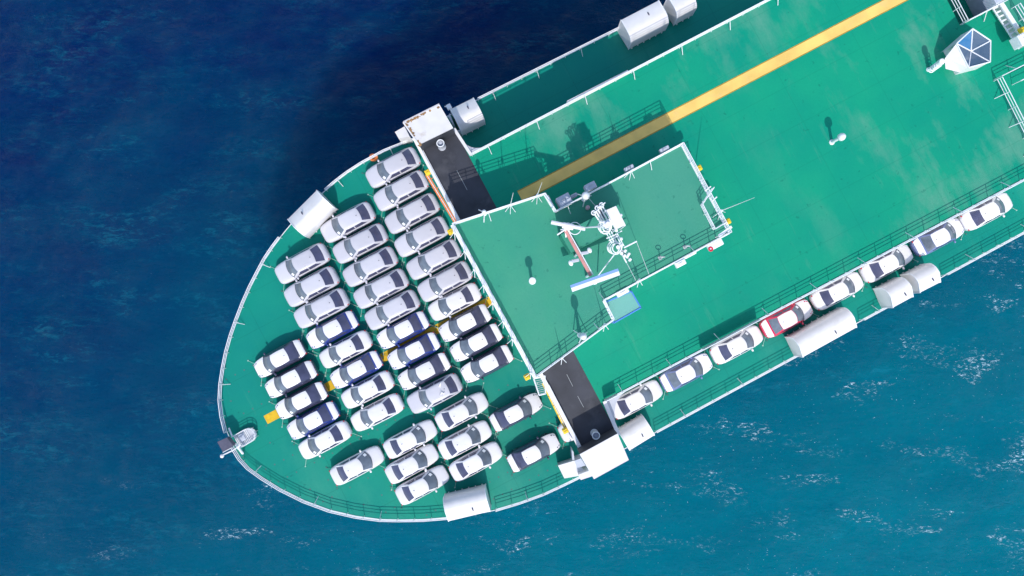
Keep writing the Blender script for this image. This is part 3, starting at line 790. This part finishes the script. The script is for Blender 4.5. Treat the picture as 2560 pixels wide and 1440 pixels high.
for (x, y, z, r) in ((1511, 570, 4.2, .36), (1514, 572, 4.6, .34), (1508, 566, 3.8, .36), (1518, 568, 5.0, .3), (1537, 620, 3.4, .42), (1534, 618, 3.0, .44), (1540, 622, 3.8, .38), (1543, 620, 4.2, .32)):
    MB().torus(at(x, y, R+z), r, .035, Quaternion((.97, .15, .1, 0))).build('cage_ring', m_rail, mast)
for a, b in (((1516, 583), (1530, 608)), ((1521, 580), (1536, 606)), ((1528, 578), (1541, 604)), ((1542, 582), (1560, 615)), ((1539, 584), (1556, 618))):
    seg('ladder_rail', a, 4.4, b, 4.1, .035)
for a, b in (((1516, 596), (1540, 586)), ((1522, 602), (1544, 590)), ((1542, 584), (1555, 577)), ((1530, 575), (1552, 566))):
    seg('ladder_rung', a, 4.45, b, 4.45, .035)
seg('yard_arm', (1560, 619), 4.6, (1592, 603), 4.6, .05); seg('strut', (1539, 632), 4.0, (1496, 688), .3, .045); seg('strut', (1502, 566), 3.9, (1462, 569), 2.2, .055)
seg('strut', (1552, 630), 4.0, (1566, 656), 3.0, .05)
MB().bar(at(1591, 604, R+4.6), at(1624, 690, R+.9), .018, 4).build('stay_wire', m_hoodin, mast)
MB().bar(at(1566, 656, R+3.0), at(1592, 706, R+.9), .018, 4).build('stay_wire', m_hoodin, mast)
MB().bar(at(1469, 492, R+1.6), at(1492, 519, R+4.4), .02, 4).build('stay_wire', m_hoodin, mast)
for (x, y) in ((1553, 634), (1560, 640), (1567, 642), (1574, 650), (1562, 628), (1571, 636)):
    c = at(x, y, R+3.6); MB().box(c, .2, .16, .3, UA+.4, .03).build('signal_lamp', m_rail, mast); MB().bar(c, at(1552, 625, R+3.6), .03).build('lamp_arm', m_rail, mast)
for (x, y) in ((1553, 597), (1553, 613), (1541, 576), (1552, 538)): MB().ell(at(x, y, R+5.0), .11, .11, .11).build('lamp_ball', m_rail, mast)
MB().box(at(1517, 561, R+4.6), .55, .45, .5, UA).build('drive_box', m_rail, mast)
MB().box(at(1500, 530, R+3.2), .35, 1.0, .3, UA).build('horn_base', m_dgrey, mast)

yard = empty('radar_gantry', at(1446, 634, R), 'long faded red beam carrying a radar at each end', 'gantry')
A, B = at(1413, 576, R+2.7), at(1477, 690, R+2.7)
MB().beam(A, B, .19, .2).build('beam', m_pink, yard)
sd = Vector((B-A)); sd = Vector((-sd.y, sd.x, 0)).normalized()
MB().bar(A+sd*.16+Vector((0, 0, .1)), B+sd*.16+Vector((0, 0, .1)), .04).build('conduit', m_rail, yard)
for t in (.03, .5, .97):
    p = A.lerp(B, t); MB().bar((p.x, p.y, R+.01), (p.x, p.y, R+2.6), .09, 8).build('leg', m_rail, yard)
for t, s_ in ((.56, 1), (.60, -1)):
    p = A.lerp(B, t); c = p+sd*.4*s_; MB().box(c, .5, .22, .2, UA-.3, .04).build('lamp_bracket', m_hoodin, yard); MB().ell(c+sd*.35*s_+Vector((0, 0, .1)), .15, .2, .14, .5).build('searchlight', m_rail, yard)
def radar(a, b, w, z, label, two):
    A, B = at(*a, z), at(*b, z); mid = (A+B)/2
    o = empty('radar_scanner', (mid.x, mid.y, R+2.8), label, 'radar')
    MB().lathe((mid.x, mid.y, R+2.75), [(.26, 0), (.26, .12), (.14, .2)], 12).build('turning_unit', m_rail, o, 40)
    d = (B-A).normalized(); s = Vector((-d.y, d.x, 0))
    MB().beam(A, B, w, .22).build('scanner_bar', m_rail, o)
    MB().beam(A+s*w*.32+Vector((0, 0, .03)), B+s*w*.32+Vector((0, 0, .03)), w*.42, .22).build('scanner_face', m_lblue if two else m_hoodin, o)
    MB().box((mid.x, mid.y, z-.32), .75, .4, .2, math.atan2(d.y, d.x), .04).build('gearbox', m_rail, o)
radar((1378, 556), (1463, 573), .22, R+3.2, 'slim white radar bar at the upper end of the red beam', False)
radar((1428, 722), (1547, 680), .44, R+3.2, 'large blue and white radar bar at the lower end of the red beam', True)
MB().torus(at(1437, 571, R+2.9), .4, .03).build('cable_loop', m_rail, yard)
for b_ in ((1393, 587), (1415, 593), (1402, 574)): MB().bar(at(1413, 574, R+2.8), at(*b_, R+2.6), .05).build('outrigger', m_rail, yard)

def whip(x, y, zb, tip, zt_, label, r=.03, feet=3):
    c = at(x, y, zb+.9); o = empty('whip_aerial', (c.x, c.y, zb), label, 'aerial', 'whip aerials on the roof railings')
    MB().bar(c, at(*tip, zt_), r, 5, r*.4).build('rod', m_rail, o)
    for k in range(feet):
        t = -2.4+k*.8; e = Vector((c.x+math.cos(t)*.5, c.y+math.sin(t)*.5, zb+.05)); MB().bar(c, e, .022).build('leg', m_rail, o)
    MB().lathe(c-Vector((0, 0, .1)), [(.09, 0), (.09, .25), (.05, .3)], 8).build('base_insulator', m_rail, o)
whip(1276, 513, R, (1283, 482), R+4.5, 'leaning whip aerial at the middle of the port forward roof railing')
whip(1343, 488, R, (1355, 456), R+4.5, 'leaning whip aerial by the stepped port corner')
whip(1578, 427, R, (1583, 420), R+2.5, 'short aerial stand on the long port roof railing')
whip(1803, 527, R, (1886, 494), R+5.0, 'longest whip aerial, reaching out over the main deck', feet=4)
for x, y, lab in ((1136, 580, 'first'), (1162, 628, 'second'), (1186, 674, 'third'), (1209, 713, 'fourth'), (1232, 757, 'fifth'), (1258, 803, 'sixth'), (1281, 848, 'seventh'), (1327, 932, 'last')):
    whip(x, y, R, (x+5, y+4), R+1.9, lab+' short tripod aerial from the top along the front roof railing', .025)
whip(1405, 895, R, (1403, 893), R+2.4, 'slim tripod aerial halfway along the angled roof railing', .03)
whip(1512, 811, R, (1513, 812), R+3.2, 'slim tripod aerial next to the green canopy', .03)
whip(1598, 699, R, (1600, 699), R+3.2, 'slim tripod aerial on the starboard railing near the stay wires', .03)
c1, c2 = at(1797, 590, R+.9), at(1829, 567, R+.9); o = empty('aerial_bracket', at(1812, 578, R), 'white bracket arm across the after starboard corner of the roof', 'bracket')
MB().beam(c1, c2, .18, .1).build('arm', m_rail, o); MB().bar((c1.x, c1.y, R), c1, .04).build('post', m_rail, o)
for a, b, lab in (((1762, 477), (1777, 466), 'upper'), ((1778, 505), (1792, 492), 'lower')):
    thing('davit_arm', m_rail, MB().bar(at(*a, R+1), at(*b, R+1), .05), lab+' short white arm sticking out over the after roof railing', 'arm')
mb = MB(); c = at(1469, 520, R); mb.lathe(c, [(.16, 0), (.16, .25), (.08, .32)], 12)
thing('deck_marker', mat('pale_pink_plastic', (.6, .38, .42), .5), mb, 'small round pink marker in the shade behind the added mast block', 'marker')
for x, y, lab in ((1650, 645, 'left'), (1712, 618, 'right')):
    c = at(x, y, R); mb = MB(); mb.bar(c, c+Vector((0, 0, .8)), .035); mb.torus(c+Vector((0, 0, .9)), .18, .035, Quaternion((.7, .7, 0, 0))); mb.box(c, .25, .25, .05, UA)
    thing('hose_stand', m_steel, mb, lab+' slim hose stand by the starboard railing of the roof', 'stand')

# ------------------------------------------------------------------ bow platform with light screen
o = empty('bow_lookout', at(600, 1092, D), 'white slatted lookout platform with black screen at the bow tip', 'lookout platform')
A, B = at(591, 1106, D+.5), at(624, 1087, D+.5); d = (B-A).normalized(); s = Vector((-d.y, d.x, 0)); L_ = (B-A).length; wd_ = .55
pts = [A-s*wd_, B-s*wd_] + [B+d*wd_*math.sin(t)-s*wd_*math.cos(t) for t in [math.pi*i/8 for i in range(1, 8)]] + [B+s*wd_, A+s*wd_]
MB().prism([Vector((p.x, p.y, 0)) for p in pts], D+.38, D+.44).build('floor', m_hoodin, o)
MB().path([p+Vector((0, 0, .45)) for p in pts], .035).build('guard_rail', m_rail, o); MB().path([p+Vector((0, 0, .2)) for p in pts], .028).build('guard_rail', m_rail, o)
for i in (0, 1, 3, 5, 7, 9, 10): MB().bar(pts[i]-Vector((0, 0, .5)), pts[i]+Vector((0, 0, .45)), .03).build('post', m_rail, o)
for i in range(9):
    p = A.lerp(B, (i+.5)/9); MB().beam(p-s*wd_, p+s*wd_, .05, .03).build('slat', m_rail, o)
MB().box(at(606, 1093, D+.45), .5, .6, .2, math.atan2(d.y, d.x), .04).build('locker', m_grey, o)
q = P([(543, 1105), (567, 1094), (583, 1114), (557, 1130)], D+1.9)
MB().prism(q, D+1.2, D+1.9).build('screen_box', m_dgrey, o)
for a, b, r in (((556, 1138), (584, 1125), .05), ((557, 1131), (580, 1119), .03), ((584, 1125), (602, 1112), .05), ((600, 1107), (597, 1120), .035)):
    MB().bar(at(*a, D+1.5), at(*b, D+1.5), r).build('boom', m_rail, o)
MB().ell(at(555, 1140, D+1.5), .16, .16, .16).build('lamp', m_rail, o)
MB().bar(at(588, 1109, D+1.2), at(607, 1134, D+1.2), .1, 8).build('davit', m_rail, o); MB().bar(at(572, 1070, D+.9), at(580, 1090, D+1), .07).build('davit', m_rail, o)
MB().bar(at(607, 1134, D+1.2), at(607, 1134, D), .07, 8).build('davit_foot', m_rail, o)
o = empty('rope_pile', at(932, 393, D+.02), 'small orange coil of rope by the port bow railing', 'rope')
for i in range(4): MB().torus(at(931+i*1.5, 392+(i % 2)*2, D+.05+i*.07), .22+.04*(i % 2), .05).build('coil', m_orange, o)

# dark lashing pots on the bow deck, many
mb = MB(); random.seed(11)
from_c = at(1100, 1100, D)
for i in range(-36, 14):
    for j in range(-8, 20):
        p = from_c + u*(i*.82*1.0) + nn*(j*1.55) + Vector((.4*(j % 2), 0, 0))
        pr = p - at(1290, 1080, D)
        if random.random() < .25 and True: continue
        # keep inside the bow
        ins_ = 0; n = len(edge)
        for a in range(n):
            e1, e2_ = edge[a-1], edge[a]
            if (e1.y > p.y) != (e2_.y > p.y) and p.x < (e2_.x-e1.x)*(p.y-e1.y)/(e2_.y-e1.y)+e1.x: ins_ ^= 1
        if not ins_: continue
        if (p - at(1280, 725, D)).dot(u) > -1.0: continue
        k = len(mb.v); r = .07
        mb.v += [(p.x+r*math.cos(t), p.y+r*math.sin(t), D+.003) for t in [math.pi*2*a/6 for a in range(6)]]; mb.f.append(tuple(range(k, k+6)))
ob = mb.build('lashing_pots', m_strap, ship); ob['kind'] = 'stuff'

# ------------------------------------------------------------------ cars
def interp(tab, x):
    tab = sorted(tab)
    if x <= tab[0][0]: return tab[0][1]
    for (a, va), (b, vb) in zip(tab, tab[1:]):
        if x <= b:
            t = (x-a)/(b-a); t = t*t*(3-2*t)*.35+t*.65; return va+(vb-va)*t
    return tab[-1][1]
CARS = {
 'sedan': dict(hw=[(2.28, .40), (2.24, .56), (2.14, .68), (1.95, .77), (1.6, .835), (1.1, .87), (.2, .885), (-1.0, .885), (-1.6, .865), (-1.95, .80), (-2.14, .70), (-2.24, .58), (-2.29, .42)],
   zt=[(2.28, .60), (2.2, .68), (1.9, .78), (1.4, .88), (1.0, .96), (0, 1.0), (-1.3, 1.03), (-1.7, 1.07), (-2.1, 1.04), (-2.22, .98), (-2.29, .7)],
   belt=.96, bf=1.08, bfb=.26, br=-1.58, brb=.10, bw=.775, rf=.42, rfb=.15, rr=-.86, rrb=.07, rw=.575, rz=1.42, rc=1.475, hood=(1.12, 2.235), boot=(-1.70, -2.25), wb=(1.36, -1.30), wr=.32),
 'suv': dict(hw=[(2.36, .46), (2.31, .64), (2.18, .77), (1.95, .85), (1.5, .91), (.8, .935), (-.8, .94), (-1.6, .92), (-2.0, .86), (-2.2, .77), (-2.31, .64), (-2.36, .5)],
   zt=[(2.36, .72), (2.28, .86), (1.9, .97), (1.4, 1.04), (1.0, 1.09), (0, 1.12), (-1.3, 1.15), (-2.0, 1.15), (-2.25, 1.08), (-2.36, .78)],
   belt=1.08, bf=1.0, bfb=.24, br=-1.93, brb=.10, bw=.82, rf=.40, rfb=.13, rr=-1.22, rrb=.07, rw=.62, rz=1.60, rc=1.66, hood=(1.1, 2.15), boot=(-2.0, -2.2), wb=(1.40, -1.35), wr=.36)}
def car_meshes(kind):
    c = CARS[kind]; out = {}
    xs = sorted(set([t[0] for t in c['hw']] + [1.25, .7, -.3, -1.3, 1.8]), reverse=True)
    def ring(x):
        w = interp(c['hw'], x); zt = interp(c['zt'], x); zb = .22 if abs(x) < 2.1 else .30
        half = [(0, zt), (.4*w, zt-.004), (.74*w, zt-.022), (.90*w, zt-.065), (.985*w, zt-.17), (1.0*w, zt*.62+.02), (.985*w, .42), (.93*w, zb+.04), (.80*w, zb)]
        return [(x, y, z) for y, z in half] + [(x, -y, z) for y, z in reversed(half[1:])]
    mb = MB(); rs = [ring(x) for x in xs]; n = len(rs[0])
    for r in rs: mb.v += r
    for l in range(len(rs)-1): mb.f += [(l*n+i, l*n+(i+1) % n, (l+1)*n+(i+1) % n, (l+1)*n+i) for i in range(n)]
    mb.f += [tuple(range(n))[::-1], tuple(range((len(rs)-1)*n, len(rs)*n))]
    out['body'] = mb.mesh('body', 50)
    # cabin surface
    def base(side, s):
        if side == 'f': y = c['bw']*(1-2*s); k = 1-(y/c['bw'])**2; return Vector((c['bf']+c['bfb']*k, y, c['belt']))
        if side == 'r': y = -c['bw']*(1-2*s); k = 1-(y/c['bw'])**2; return Vector((c['br']-c['brb']*k, y, c['belt']))
        x0, x1 = (c['bf'], c['br']) if side == 'b' else (c['br'], c['bf']); x = x0+(x1-x0)*s; yy = c['bw']+.03*math.sin(math.pi*s)
        return Vector((x, -yy if side == 'b' else yy, c['belt']))
    def top(side, s):
        if side == 'f': y = c['rw']*(1-2*s); k = 1-(y/c['rw'])**2; return Vector((c['rf']+c['rfb']*k, y, c['rz']+.02*k))
        if side == 'r': y = -c['rw']*(1-2*s); k = 1-(y/c['rw'])**2; return Vector((c['rr']-c['rrb']*k, y, c['rz']-.03+.02*k))
        x0, x1 = (c['rf'], c['rr']) if side == 'b' else (c['rr'], c['rf']); x = x0+(x1-x0)*s; yy = c['rw']+.04*math.sin(math.pi*s)
        z = c['rz']+.025*math.sin(math.pi*s)-.03*(s if side == 'b' else 1-s)
        return Vector((x, -yy if side == 'b' else yy, z))
    cz = Vector((-.25, 0, .3))
    def surf(side, s, t, off=0.0):
        a, b = base(side, s), top(side, s); p = a.lerp(b, t); bul = math.sin(math.pi*t)
        dirn = {'f': Vector((1, 0, 1)), 'r': Vector((-1, 0, 1)), 'b': Vector((0, -1, .4)), 'a': Vector((0, 1, .4))}[side].normalized()
        return p + dirn*(bul*(.045 if side in 'fr' else .03)*(math.sin(math.pi*s)**.5 if side in 'fr' else 1)+off)
    mb = MB(); lv = [0, .25, .5, .75, 1]; K = 8; ringn = 4*K
    def ring2(t): return [surf(sd_, i/K, t) for sd_ in ('f', 'b', 'r', 'a') for i in range(K)]
    for t in lv: mb.v += [tuple(v) for v in ring2(t)]
    for l in range(len(lv)-1): mb.f += [(l*ringn+i, l*ringn+(i+1) % ringn, (l+1)*ringn+(i+1) % ringn, (l+1)*ringn+i) for i in range(ringn)]
    tr = ring2(1); cc = Vector(((c['rf']+c['rr'])/2, 0, 0)); base_i = (len(lv)-1)*ringn; prev = base_i
    capr = []
    for k_, dz in ((.9, .55), (.6, .9)):
        st = len(mb.v); rg = [Vector((cc.x+(p.x-cc.x)*k_, p.y*k_, p.z+(c['rc']-c['rz'])*dz)) for p in tr]; capr.append(rg)
        mb.v += [tuple(v) for v in rg]; mb.f += [(prev+i, prev+(i+1) % ringn, st+(i+1) % ringn, st+i) for i in range(ringn)]; prev = st
    st = len(mb.v); mb.v.append((cc.x, 0, c['rc'])); mb.f += [(prev+i, prev+(i+1) % ringn, st) for i in range(ringn)]
    out['cabin'] = mb.mesh('cabin', 45)
    rf_mb = MB(); up = Vector((0, 0, .01)); rgs = [[p+up for p in [Vector((cc.x+(q_.x-cc.x)*.985, q_.y*.985, q_.z+.002)) for q_ in tr]]]+[[p+up for p in rg] for rg in capr]
    for rg in rgs: rf_mb.v += [tuple(v) for v in rg]
    for l in range(2): rf_mb.f += [(l*ringn+i, l*ringn+(i+1) % ringn, (l+1)*ringn+(i+1) % ringn, (l+1)*ringn+i) for i in range(ringn)]
    st = len(rf_mb.v); rf_mb.v.append((cc.x, 0, c['rc']+.012)); rf_mb.f += [(2*ringn+i, 2*ringn+(i+1) % ringn, st) for i in range(ringn)]
    out['roof_film'] = rf_mb.mesh('roof_film', 45)
    def patch(name, side, s0, s1, t0, t1, off=.012, k=8, sl=(0, 0)):
        mb = MB()
        for j in range(5):
            t = t0+(t1-t0)*j/4
            a = s0+sl[0]*(j/4); b = s1+sl[1]*(j/4)
            mb.v += [tuple(surf(side, a+(b-a)*i/k, t, off)) for i in range(k+1)]
        for j in range(4): mb.f += [(j*(k+1)+i, j*(k+1)+i+1, (j+1)*(k+1)+i+1, (j+1)*(k+1)+i) for i in range(k)]
        out[name] = mb.mesh(name, 60)
    patch('windshield', 'f', .03, .97, .0, .98); patch('rear_window', 'r', .045, .955, .0 if kind == 'sedan' else .10, .98)
    for sd_, nm in (('b', 'R'), ('a', 'L')):
        if sd_ == 'b': s = [(.10, .47, (.0, 0)), (.51, .90, (0, 0))]
        else: s = [(.53, .90, (0, 0)), (.10, .49, (0, 0))]
        for i, (a, b, sl_) in enumerate(s): patch('side_window_%s%d' % (nm, i), sd_, a, b, .14, .86, .008, 5, sl_)
    def topfilm(name, x0, x1):
        mb = MB(); k = 6; fr_ = [-.93, -.88, -.6, -.2, .2, .6, .88, .93]
        for i in range(k+1):
            x = x0+(x1-x0)*i/k; w = interp(c['hw'], x); zt = interp(c['zt'], x)
            for f_ in fr_:
                a = abs(f_); dz = .004 if a < .3 else (.013 if a < .7 else (.055 if a < .9 else .085)); mb.v.append((x, f_*w*1.005, zt-dz+.012))
        n = len(fr_)
        for i in range(k): mb.f += [(i*n+j, i*n+j+1, (i+1)*n+j+1, (i+1)*n+j) for j in range(n-1)]
        out[name] = mb.mesh(name, 60)
    topfilm('hood_film', c['hood'][0]-.02, c['hood'][1]); topfilm('boot_film', *c['boot'])
    # hood shut line and small pieces
    w = MB(); w.lathe((0, 0, 0), [(c['wr']*.93, -.1), (c['wr'], -.07), (c['wr'], .07), (c['wr']*.93, .1)], 18); out['tyre'] = w.mesh('tyre', 40)
    w = MB(); w.lathe((0, 0, 0), [(c['wr']*.62, -.105), (c['wr']*.62, .105)], 12); out['rim'] = w.mesh('rim', 40)
    out['mirror'] = MB().ell((0, 0, 0), .09, .13, .08).mesh('mirror', 60)
    fz = interp(c['zt'], 2.1)-.10
    out['headlight'] = MB().ell((0, 0, 0), .20, .10, .07, 0).mesh('headlight', 60)
    out['taillight'] = MB().ell((0, 0, 0), .07, .15, .08, 0).mesh('taillight', 60)
    out['aerial'] = MB().ell((0, 0, 0), .05, .025, .05).mesh('aerial', 60)
    mb = MB(); a, b = surf('f', .08, .10, .02), surf('f', .23, .10, .02); e, f_ = surf('f', .23, .38, .02), surf('f', .08, .38, .02)
    mb.add([a, b, e, f_], [(0, 1, 2, 3)]); out['sticker'] = mb.mesh('sticker')
    mb = MB(); mb.path([surf('f', s_/10, .0, .006) for s_ in range(0, 11)], .022, 4); out['wiper_cowl'] = mb.mesh('wiper_cowl')
    for nm in ('body', 'cabin', 'roof_film', 'hood_film', 'boot_film'): pass
    out['_c'] = c; out['_fz'] = fz
    return out
for m_ in (m_silver, m_cwhite, m_film, m_cnavy, m_cblue):
    nt = m_.node_tree; b_ = nt.nodes['Principled BSDF']; src = b_.inputs['Base Color'].links[0].from_socket
    oi = nt.nodes.new('ShaderNodeObjectInfo'); r_ = nt.nodes.new('ShaderNodeMapRange'); r_.inputs[3].default_value = .93; r_.inputs[4].default_value = 1.05
    nt.links.new(oi.outputs['Random'], r_.inputs[0]); v_ = nt.nodes.new('ShaderNodeVectorMath'); v_.operation = 'SCALE'
    nt.links.new(src, v_.inputs[0]); nt.links.new(r_.outputs[0], v_.inputs['Scale']); nt.links.new(v_.outputs[0], b_.inputs['Base Color'])
KM = {k: car_meshes(k) for k in CARS}
def matcopy(me, m, cache={}):
    key = (me.name, m.name)
    if key not in cache:
        q = me.copy(); q.materials.clear(); q.materials.append(m); cache[key] = q
    return cache[key]
def make_car(kind, paint, film, tint):
    g = KM[kind]; c = g['_c']
    root = bpy.data.objects.new('parked_car', None); COL.objects.link(root); root.empty_display_size = .3
    def part(name, me, m, loc=(0, 0, 0), parent=root, rx=0, rz=0):
        o = link(name, matcopy(me, m), None, parent); o.location = loc; o.rotation_euler = (rx, 0, rz); return o
    body = part('body', g['body'], paint); part('cabin', g['cabin'], paint)
    if film:
        part('hood_film', g['hood_film'], m_film); part('roof_film', g['roof_film'], m_film); part('boot_film', g['boot_film'], m_film)
    part('windshield', g['windshield'], m_glass); part('rear_window', g['rear_window'], tint)
    for nm in ('R0', 'R1', 'L0', 'L1'): part('side_window', g['side_window_'+nm], m_glass2)
    for x in c['wb']:
        for s in (-1, 1):
            w = part('wheel', g['tyre'], m_tyre, (x, s*(interp(c['hw'], x)-.10), c['wr']), rx=math.pi/2)
            part('rim', g['rim'], m_rim, (0, 0, 0), w)
    for s in (-1, 1):
        part('headlight', g['headlight'], m_head, (2.06, s*interp(c['hw'], 2.06)*.80, g['_fz']), rz=-s*.55)
        part('taillight', g['taillight'], m_tail, (-2.14, s*interp(c['hw'], -2.14)*.86, .86 if kind == 'sedan' else .95), rz=s*.5)
        part('mirror', g['mirror'], paint, (c['bf']-.22, s*(c['bw']+.17), c['belt']+.05))
    part('aerial', g['aerial'], m_black_plastic, (c['rr']+.22, 0, c['rc']-.015)); part('sticker', g['sticker'], m_paper); part('wiper_cowl', g['wiper_cowl'], m_black_plastic)
    return root
PROTO = {}
PAINT = {'silver': (m_silver, False, m_glass2, 'silver white'), 'white': (m_cwhite, False, m_glass2, 'plain white'), 'blue': (m_cblue, True, m_glass2, 'blue sided white filmed'),
         'dark': (m_cnavy, True, m_glass2, 'dark sided white filmed'), 'red': (m_cred, True, m_glass, 'red sided white filmed'), 'slate': (m_cslate, True, m_glass, 'slate blue white filmed')}
def copy_tree(o, parent=None):
    c = o.copy(); COL.objects.link(c); c.parent = parent
    for ch in o.children: copy_tree(ch, c)
    return c
def place(kind, col, x, y, ang, label, group, lift=0):
    key = (kind, col)
    cz_ = .8
    if key not in PROTO: PROTO[key] = make_car(kind, *PAINT[col][:3]); o = PROTO[key]
    else: o = copy_tree(PROTO[key])
    o.scale = (.965, .955, 1)
    p = at(x, y, D+cz_); o.location = (p.x, p.y, D+.006); o.rotation_euler = (0, 0, ang); tag(o, label, 'car', group)
    return o
FWD = UA + math.pi      # towards the bow
rnd = random.Random(5)
ORD = ['first', 'second', 'third', 'fourth', 'fifth', 'sixth', 'seventh', 'eighth', 'ninth', 'tenth']
def column(cars, where, group, dirn):
    for i, (k, col, x, y) in enumerate(cars):
        nm = 'SUV' if k == 'suv' else 'sedan'
        place(k, col, x, y, dirn + rnd.uniform(-.012, .012), f"{PAINT[col][3]} {nm}, {ORD[i]} from top of the {where}" if len(where) < 30 else f"{PAINT[col][3]} {nm}, {ORD[i]} in the {where}", group)
A_ = [('suv', 'silver', 982, 419), ('suv', 'silver', 1002, 477), ('suv', 'silver', 1030, 534), ('suv', 'silver', 1054, 592), ('suv', 'silver', 1084, 649), ('suv', 'silver', 1112, 704), ('sedan', 'white', 1136, 755), ('sedan', 'dark', 1162, 808), ('sedan', 'dark', 1190, 857), ('sedan', 'dark', 1217, 910)]
B_ = [('suv', 'silver', 869, 556), ('suv', 'silver', 900, 609), ('suv', 'silver', 925, 667), ('suv', 'silver', 952, 722), ('suv', 'silver', 980, 775), ('sedan', 'blue', 1007, 826), ('sedan', 'blue', 1034, 878), ('sedan', 'dark', 1060, 929), ('suv', 'silver', 1086, 984)]
C_ = [('suv', 'silver', 755, 659), ('suv', 'silver', 778, 717), ('suv', 'silver', 803, 771), ('sedan', 'blue', 830, 825), ('sedan', 'white', 863, 874), ('sedan', 'blue', 890, 925), ('sedan', 'white', 918, 975), ('sedan', 'white', 942, 1032)]
D_ = [('sedan', 'dark', 699, 897), ('sedan', 'dark', 727, 949), ('sedan', 'dark', 753, 1002), ('sedan', 'blue', 782, 1052), ('sedan', 'white', 811, 1101)]
E_ = [('sedan', 'white', 1025, 1098), ('sedan', 'white', 1029, 1160), ('sedan', 'white', 1055, 1213)]
F_ = [('sedan', 'white', 1154, 1029), ('sedan', 'white', 1162, 1100), ('sedan', 'white', 1189, 1154)]
column(A_, 'row beside the bridge front', 'cars parked on the bow deck', FWD)
column(B_, 'second row from the bridge', 'cars parked on the bow deck', FWD)
column(C_, 'third row from the bridge', 'cars parked on the bow deck', FWD)
column(D_, 'row nearest the bow tip', 'cars parked on the bow deck', FWD)
column(E_, 'trio nearest the starboard bow rail', 'cars parked on the bow deck', UA)
column(F_, 'trio left of the two dark sided cars', 'cars parked on the bow deck', UA)
place('sedan', 'white', 892, 1164, UA, 'plain white sedan alone at the lower left of the aft facing group', 'cars parked on the bow deck')
place('sedan', 'dark', 1290, 1030, UA, 'dark sided white filmed sedan right under the corner of the bridge', 'cars parked on the bow deck')
place('sedan', 'dark', 1334, 1131, UA, 'dark sided white filmed sedan nearest the starboard wing house', 'cars parked on the bow deck')
place('sedan', 'white', 1462, 1056, UA, 'white sedan mostly hidden under the front wall, tail showing by yellow box', 'cars parked on the bow deck')
side = [('white', 1591, 999, 'white sedan in the side passage nearest the curved wing bracket'), ('slate', 1716, 931, 'slate blue white filmed sedan in the passage left of the long hood'), ('white', 1843, 862, 'white sedan in the side passage just left of the red car'),
        ('red', 1968, 796, 'red car with white film, the only red one'), ('white', 2095, 727, 'white sedan in the side passage above the long white hood'), ('white', 2219, 658, 'white sedan in the side passage above the twin hoods'),
        ('slate', 2347, 592, 'slate blue white filmed sedan aft of the twin hoods'), ('white', 2469, 528, 'white sedan at the aft end of the side passage row')]
for col, x, y, lab in side: place('sedan', col, x, y, UA, lab, 'cars parked in the starboard side passage')

# lashing straps: one set per car
i = 0
car_roots = [o for o in COL.objects if o.name.startswith('parked_car') and o.parent is None]
st = MB(); st2 = MB()
strap_me = {}
for k_ in (0, 1):
    mb = MB(); r = .018
    for sx_ in (-1, 1):
        for sy_ in (-1, 1):
            a = Vector((sx_*2.05, sy_*.45, .3)); b = Vector((sx_*(2.55+.1*k_), sy_*(1.0+.2*k_), .01)); mb.bar(a, b, r, 4)
            mb.box((b.x, b.y, 0), .10, .10, .03)
    strap_me[k_] = mb.mesh('lashing_straps')
    strap_me[k_].materials.append((m_strap, m_strap2)[k_])
for i, o in enumerate(car_roots):
    s_ = link('lashing_straps', strap_me[i % 2], None, o); s_['kind'] = 'stuff'
# torn film on one silver car
c9 = [o for o in car_roots if o.get('label', '').startswith('silver white SUV, ninth')]
if c9:
    o = c9[0]; mb = MB(); rr2 = random.Random(2)
    for k_ in range(7):
        a = Vector((-.75+rr2.uniform(-.3, .25), rr2.uniform(-.45, .3), 1.72)); b = a+Vector((rr2.uniform(-.25, .25), rr2.uniform(-.3, .3), rr2.uniform(.05, .25))); c_ = a+Vector((rr2.uniform(-.25, .25), rr2.uniform(-.25, .25), -.03))
        mb.add([a, b, c_, a+Vector((.1, .2, .02))], [(0, 1, 2), (0, 2, 3)])
    s_ = link('torn_film', mb.mesh('torn_film'), m_film, o); o['label'] = 'silver white SUV with crumpled torn film on its rear roof'
